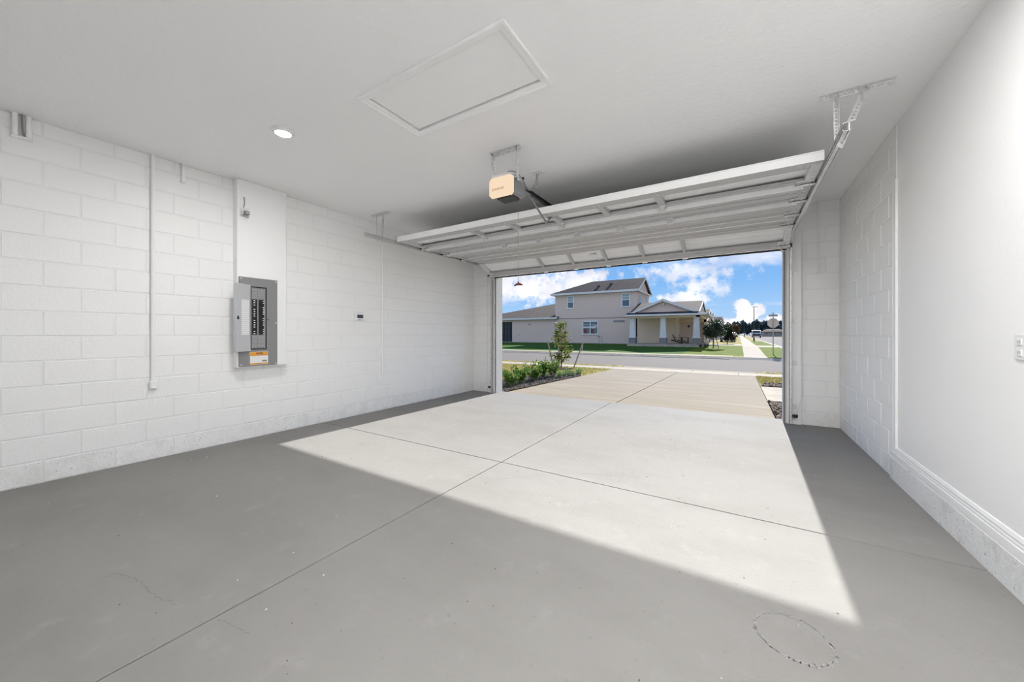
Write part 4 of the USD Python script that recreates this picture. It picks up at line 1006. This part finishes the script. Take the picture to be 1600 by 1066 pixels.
# porch
obj('porch_floor', bx((-9.3, 36.2, -.3), (-2.75, 43.1, .23), .01), 'sidewalk_concrete', hs)
for i, x in enumerate((-8.83, -6.03, -3.24)):
    p = obj('porch_column', loft2 := prism([(x - .20, 36.40, 2.70), (x + .20, 36.40, 2.70), (x + .28, 36.32, .84), (x - .28, 36.32, .84)], (0, .45, 0)), 'house_trim', hs)
    obj('column_base', bx((x - .31, 36.26, .0 - (.1 if i == 2 else 0)), (x + .31, 36.90, .80), .01), 'stone_veneer', p)
    obj('column_cap', cat_([bx((x - .34, 36.23, .79), (x + .34, 36.93, .86), .01), bx((x - .25, 36.35, 2.60), (x + .25, 36.90, 2.70), .01)]), 'house_trim', p)
p = obj('porch_column', bx((-3.10, 42.6, .23), (-2.80, 42.95, 2.7), .01), 'stucco_beige', hs)
obj('porch_beam', cat_([bx((-9.25, 36.42, 2.66), (-2.95, 36.82, 2.92)), bx((-3.25, 36.42, 2.66), (-2.90, 43.2, 2.92)), bx((-5.5, 42.6, 2.42), (-2.9, 43.0, 2.92))]), 'stucco_beige', hs)
obj('porch_ceiling', bx((-9.3, 36.2, 2.90), (-2.6, 43.3, 2.95)), 'house_trim', hs)
T2 = (0, 0, -.10)
pr_ = obj('porch_roof', cat_([prism([(-9.35, 35.95, 3.02), (-2.3, 35.95, 3.02), (-3.1, 36.75, 3.25), (-9.35, 36.75, 3.25)], T2), prism([(-2.3, 35.95, 3.02), (-2.3, 45.4, 3.02), (-3.1, 44.6, 3.25), (-3.1, 36.75, 3.25)], T2)]), 'shingle_dark', hs)
obj('eave_trim', cat_([bx((-9.4, 35.92, 2.86), (-2.27, 35.97, 3.02)), bx((-2.32, 35.92, 2.86), (-2.27, 45.4, 3.02)), bx((-9.3, 35.96, 2.85), (-2.3, 36.5, 2.89)), bx((-2.9, 36, 2.85), (-2.3, 45, 2.89))]), 'house_trim', pr_)
fr_ = obj('front_roof', cat_([prism([(-9.2, 36.75, 3.22), (-3.0, 36.75, 3.22), (-3.0, 41, 4.5), (-9.2, 41, 4.5)], T2), prism([(-9.2, 45.3, 3.22), (-3.0, 45.3, 3.22), (-3.0, 41, 4.5), (-9.2, 41, 4.5)], T2)]), 'shingle', hs)
obj('front_gable_wall', prism([(-3.1, 36.9, 3.1), (-3.1, 45.1, 3.1), (-3.1, 41, 4.38)], (-.15, 0, 0)), 'stucco_greige', hs)
obj('gable_trim', cat_([prism([(-2.98, 36.75, 3.24), (-2.98, 41, 4.52), (-2.98, 41, 4.36), (-2.98, 36.75, 3.08)], (-.06, 0, 0)), prism([(-2.98, 45.3, 3.24), (-2.98, 41, 4.52), (-2.98, 41, 4.36), (-2.98, 45.3, 3.08)], (-.06, 0, 0))]), 'house_trim', fr_)
gb = obj('porch_gable_roof', cat_([prism([(-9.05, 36.45, 3.20), (-6.06, 36.45, 4.45), (-6.06, 41, 4.45), (-9.05, 36.8, 3.20)], T2), prism([(-3.07, 36.45, 3.20), (-6.06, 36.45, 4.45), (-6.06, 41, 4.45), (-3.07, 36.8, 3.20)], T2)]), 'shingle', hs)
obj('gable_wall', prism([(-8.8, 36.72, 3.2), (-3.3, 36.72, 3.2), (-6.06, 36.72, 4.34)], (0, .2, 0)), 'stucco_greige', gb)
obj('bargeboard', cat_([prism([(-9.1, 36.44, 3.19), (-6.06, 36.44, 4.47), (-6.06, 36.44, 4.25), (-8.60, 36.44, 3.19)], (0, -.07, 0)), prism([(-3.0, 36.44, 3.19), (-6.06, 36.44, 4.47), (-6.06, 36.44, 4.25), (-3.5, 36.44, 3.19)], (0, -.07, 0))]), 'house_trim', gb)
obj('gable_bracket', cat_([bx((-6.11, 36.5, 3.80), (-6.01, 36.7, 4.28)), bx((-6.35, 36.5, 4.10), (-5.77, 36.7, 4.18))]), 'house_trim', gb)
obj('porch_lamp', bx((-4.62, 42.86, 1.86), (-4.46, 42.99, 2.1), .03), 'plastic_black', hs)


def adirondack(x, y, label, rot):
    t = thing('porch_chair', label, 'chair', (x, y, .23))
    Q = lambda m: xf(m, R([0, 0, 1], rot), about=(x, y, 0))
    S = lambda ax, dg, m, ab: xf(m, R(ax, dg), about=ab)
    obj('seat', Q(cat_([S([0, 1, 0], 12, bx((x - .25 + i * .10, y - .27, .56), (x - .16 + i * .10, y + .27, .585), .004), (x, y, .57)) for i in range(6)])), 'chair_wood', t)
    for i in range(5):
        obj('back_slat', Q(S([0, 1, 0], -24, bx((x - .27, y - .26 + i * .105, .50), (x - .24, y - .165 + i * .105, 1.20 - abs(i - 2) * .05), .006), (x - .26, y, .5))), 'chair_wood', t)
    for sy in (-1, 1):
        obj('arm', Q(bx((x - .36, y + sy * .32 - .06, .80), (x + .36, y + sy * .32 + .06, .825), .006)), 'chair_wood', t)
        obj('leg', Q(bx((x + .26, y + sy * .30 - .02, .23), (x + .34, y + sy * .30 + .02, .80), .004)), 'chair_wood', t)
        obj('leg', Q(S([0, 1, 0], 16, bx((x - .60, y + sy * .28 - .02, .27), (x + .30, y + sy * .28 + .02, .37), .004), (x + .30, y, .56))), 'chair_wood', t)
adirondack(-4.95, 38.3, 'dark wooden adirondack chair on the porch, nearer to the street', 0)
adirondack(-4.55, 39.6, 'dark wooden adirondack chair farther back on the porch', 8)


# ---- neighbours down the side street
def gable_house(y, xr, zr, lab, xl=-16.0, half=5.6, ze=2.9):
    t = thing('house', lab, 'house', ((xl + xr) / 2, y, 0))
    obj('wall', cat_([bx((xl, y - half + .4, -.1), (xr - .2, y + half - .4, ze)), prism([(xr - .2, y - half + .4, ze - .05), (xr - .2, y + half - .4, ze - .05), (xr - .2, y, zr - .15)], (-.2, 0, 0))]), 'stucco_greige', t)
    sl = (zr - ze) / half
    rf = obj('roof', cat_([prism([(xl - .3, y - half, ze), (xr, y - half, ze), (xr, y, zr), (xl - .3, y, zr)], (0, 0, -.15)), prism([(xl - .3, y + half, ze), (xr, y + half, ze), (xr, y, zr), (xl - .3, y, zr)], (0, 0, -.15))]), 'shingle', t)
    obj('fascia', cat_([bx((xl - .3, y - half - .03, ze - .18), (xr, y - half + .02, ze)), prism([(xr + .02, y - half, ze), (xr + .02, y, zr), (xr + .02, y, zr - .2), (xr + .02, y - half, ze - .2)], (-.05, 0, 0)), prism([(xr + .02, y + half, ze), (xr + .02, y, zr), (xr + .02, y, zr - .2), (xr + .02, y + half, ze - .2)], (-.05, 0, 0))]), 'house_trim', rf)
    obj('garage_front', bx((xr - .22, y - 2.4, 0), (xr - .16, y + 2.4, 2.3)), 'house_trim', t)
    win(xl + 6, xl + 7.4, 1.0, 2.3, t, y - half + .4)
gable_house(58.3, -3.4, 4.62, 'brown roofed house just beyond the porch house on the side street')
gable_house(75.5, -3.75, 4.78, 'third brown roofed house along the side street')
gable_house(95.5, -3.05, 5.0, 'farthest brown roofed house along the side street, behind the trees')


# ---- trees and hedges
def blob_tree(name, label, x, y, h, w, z0, leaf, n, size, seed, stakes=False, cat='tree', group=None, trunk=.05, nb=9):
    r = np.random.default_rng(seed); z = float(zg(y)); t = thing(name, label, cat, (x, y, z), group)
    tp = smooth_path([(x, y, z - .05), (x + r.normal() * .03, y, z + h * .4), (x, y, z + h * .8)], 5)
    obj('trunk', tube(tp, np.linspace(trunk, trunk * .4, len(tp)), 7), 'bark', t)
    cs, k = [], 0
    cen = [np.array([x, y, z + z0 + (h - z0) * .5])] + [np.array([x + r.uniform(-.5, .5) * w * .7, y + r.uniform(-.5, .5) * w * .7, z + z0 + (h - z0) * r.uniform(.2, .8)]) for _ in range(nb)]
    for i, c in enumerate(cen):
        s = np.array([w * .30, w * .30, (h - z0) * .28]) * (1.25 if i == 0 else r.uniform(.6, 1.0))
        d = r.normal(size=(n // (nb + 1), 3)); d /= np.linalg.norm(d, axis=1, keepdims=True)
        cs.append(c + d * s * r.uniform(.35, 1.05, (len(d), 1)))
    br = [tube([tp[len(tp) // 2], c], [trunk * .35, trunk * .12], 5) for c in cen[1:]]
    obj('branch', br, 'bark', t, kind='stuff')
    obj('foliage', leaves(r, np.vstack(cs), size, .6, .6, .1), leaf, t, kind='stuff')
    return t


blob_tree('street_tree', 'olive green bushy tree beside the right end of the porch', -1.85, 35.4, 2.75, 1.75, .75, 'olive_leaf', 2600, .13, 31)
for k_, (dx, dy) in enumerate(((-.45, -.25), (.42, -.2))):
    tk = thing('tree_stake', ('dark stake left of the bushy tree by the porch', 'dark stake right of the bushy tree by the porch')[k_], 'stake', (-1.85 + dx, 35.4 + dy, 0))
    obj('post', tube([(-1.85 + dx, 35.4 + dy, -.1), (-1.85 + dx * .4, 35.4 + dy * .4, .95)], .03, 6), 'bark', tk)
blob_tree('hedge_bush', 'dark rounded bush behind the bushy tree on the side street', -1.12, 47.6, 2.25, 1.5, .15, 'dark_leaf', 2200, .16, 32, cat='bush')
blob_tree('street_tree', 'bushy olive tree behind the porch corner, before the second house', -2.3, 44.5, 2.9, 1.8, .5, 'olive_leaf', 1800, .15, 33)
blob_tree('street_tree', 'small russet brown tree far down the side street', -.95, 72, 3.0, 2.2, .8, 'russet_leaf', 1500, .2, 34)
blob_tree('hedge_bush', 'low green bush near the parked car on the side street', -.55, 66.0, 1.0, .9, .05, 'dark_leaf', 500, .14, 35, cat='bush')
for i, (x, y) in enumerate(((-2.85, 35.55), (-2.45, 35.9))):
    shrub(x, y, .35, .5, ('small shrub at the foot of the right porch column', 'small shrub under the bushy tree by the porch')[i], 40 + i, 'dark_leaf', 150, .08)
PT = 'tall dark trees of the distant tree line'
for i in range(62):
    r = np.random.default_rng(100 + i)
    x = -28 + i * 2.6 + r.uniform(-.3, .3); y = 258 + (i % 2) * 7 + r.uniform(-2, 2); h = 8.0 + r.uniform(-1.2, 1.6) + (1.2 if 6 < x < 14 else 0)
    blob_tree('pine_tree', 'tall tree tinted haze blue in the distant tree line beyond the side street', x, y, h, 4.4, .2, 'hazed_pine_leaf', 1000, 1.15, 200 + i, group=PT, trunk=.16, nb=7)

# ---- stop sign, lamps, vehicles
t = thing('stop_sign', 'octagonal stop sign seen from behind with street name blades on top', 'sign', (1.916, 29.6, float(zg(29.6))))
obj('pole', bx((1.89, 29.60, -.3), (1.945, 29.65, 2.60), .006), 'pole_metal', t)
oc = [(1.916 + .335 * math.cos(a), 1.905 + .335 * math.sin(a)) for a in np.radians(22.5 + 45 * np.arange(8))]
pb = obj('sign_back', prism([(x, 29.66, z) for x, z in oc], (0, .004, 0)), 'sign_back', t, label='bare tan back of the octagonal sign')
obj('sign_face', prism([(x, 29.665, z) for x, z in oc], (0, .003, 0)), 'sign_red', pb, label='red front of the octagonal sign')
obj('name_blade', bx((1.665, 29.62, 2.34), (2.165, 29.628, 2.47), .003), 'sign_green', t); obj('name_blade', bx((1.91, 29.35, 2.48), (1.92, 29.9, 2.58), .003), 'sign_green', t)
for (x, y, h, lb_) in ((2.05, 70.6, 5.5, 'tall thin black street lamp on the verge beyond the stop sign'), (1.50, 140, 5.0, 'small distant black street lamp at the end of the side street')):
    t = thing('street_lamp', lb_, 'street lamp', (x, y, 0))
    obj('pole', tube([(x, y, -.1), (x, y, .5), (x, y, .55), (x, y, h)], [.11, .11, .065, .05], 10), 'pole_black', t)
    obj('arm', tube([(x - .32, y, h - .02), (x, y, h + .03), (x + .34, y, h - .02)], .035, 6), 'pole_metal', t); obj('lamp_head', bx((x + .20, y - .1, h - .06), (x + .52, y + .1, h + .02), .02), 'pole_metal', t)


def wheel(c, r=.38, w=.24):
    return lathe([(0, -w / 2), (r * .6, -w / 2), (r * .95, -w / 2), (r, -w * .35), (r, w * .35), (r * .95, w / 2), (r * .6, w / 2), (0, w / 2)], c, 18, 'x')
def vehicle(name, label, cat, x, y, L_, W_, H_, paint, pick):
    t = thing(name, label, cat, (x, y, 0)); a, b = y - L_ / 2, y + L_ / 2
    prof_ = [(a, .35), (a, H_ * .52), (a + .1, H_ * .58), (b - L_ * .62, H_ * .58), (b - L_ * .60, H_ * .97), (b - L_ * .55, H_), (b - L_ * .36, H_), (b - L_ * .26, H_ * .60), (b - .15, H_ * .54), (b, H_ * .46), (b, .35)] if pick else [(a, .30), (a, H_ * .52), (a + .5, H_ * .62), (a + 1.0, H_ * .94), (a + 1.4, H_), (b - 2.1, H_), (b - 1.3, H_ * .64), (b - .1, H_ * .52), (b, H_ * .38), (b, .30)]
    bd = obj('body', prism([(x - W_ / 2, p, q) for p, q in prof_], (W_, 0, 0)), paint, t)
    obj('rear_window', bx((x - W_ * .38, (b - L_ * .63 if pick else a + .55), H_ * .64), (x + W_ * .38, (b - L_ * .60 + .02 if pick else a + 1.0), H_ * .93)), 'truck_dark', bd)
    obj('bumper', bx((x - W_ / 2 - .02, a - .1, .38), (x + W_ / 2 + .02, a + .05, .62), .03), 'truck_dark', t)
    obj('tailgate', bx((x - W_ * .42, a - .03, .66), (x + W_ * .42, a + .02, H_ * .50), .02), 'truck_dark' if pick else paint, bd)
    for sx in (-1, 1):
        obj('tail_lamp', bx((x + sx * W_ * .47 - .06, a - .04, .75), (x + sx * W_ * .47 + .06, a + .03, 1.05), .01), 'tail_red', bd)
        for yy in (a + L_ * .2, b - L_ * .18):
            obj('wheel', wheel((x + sx * (W_ / 2 - .1), yy, .38)), 'tyre', t, smooth=40)
vehicle('pickup_truck', 'silver pickup truck with dark tailgate standing on the side street', 'truck', 4.35, 130, 5.9, 2.2, 2.15, 'truck_paint', True)
vehicle('car', 'light grey car parked on a drive beyond the dark bush', 'car', -1.35, 61, 4.5, 1.8, 1.35, 'car_paint', False)
for i, (x0, x1, y, h, lb_) in enumerate(((7.8, 15.0, 172, 3.0, 'low brown house far across the side street behind the stop sign'), (16.5, 25, 168, 3.1, 'low brown house far right across the side street'))):
    t = thing('distant_house', lb_, 'house', ((x0 + x1) / 2, y, 0))
    obj('wall', bx((x0, y, -.1), (x1, y + 7, h * .62)), 'far_wall', t)
    obj('roof', cat_([prism([(x0 - .4, y - .4, h * .62), (x1 + .4, y - .4, h * .62), (x1 - 1.5, y + 3.5, h), (x0 + 1.5, y + 3.5, h)], (0, 0, -.12)), prism([(x0 - .4, y + 7.4, h * .62), (x1 + .4, y + 7.4, h * .62), (x1 - 1.5, y + 3.5, h), (x0 + 1.5, y + 3.5, h)], (0, 0, -.12)), prism([(x0 - .4, y - .4, h * .62), (x0 + 1.5, y + 3.5, h), (x0 - .4, y + 7.4, h * .62)], (0, 0, -.12))]), 'shingle', t)
    for k in range(3):
        xx = x0 + (x1 - x0) * (k + .5) / 3; obj('window', bx((xx - .5, y - .04, .8), (xx + .5, y + .02, 1.6)), 'window_glass', t)
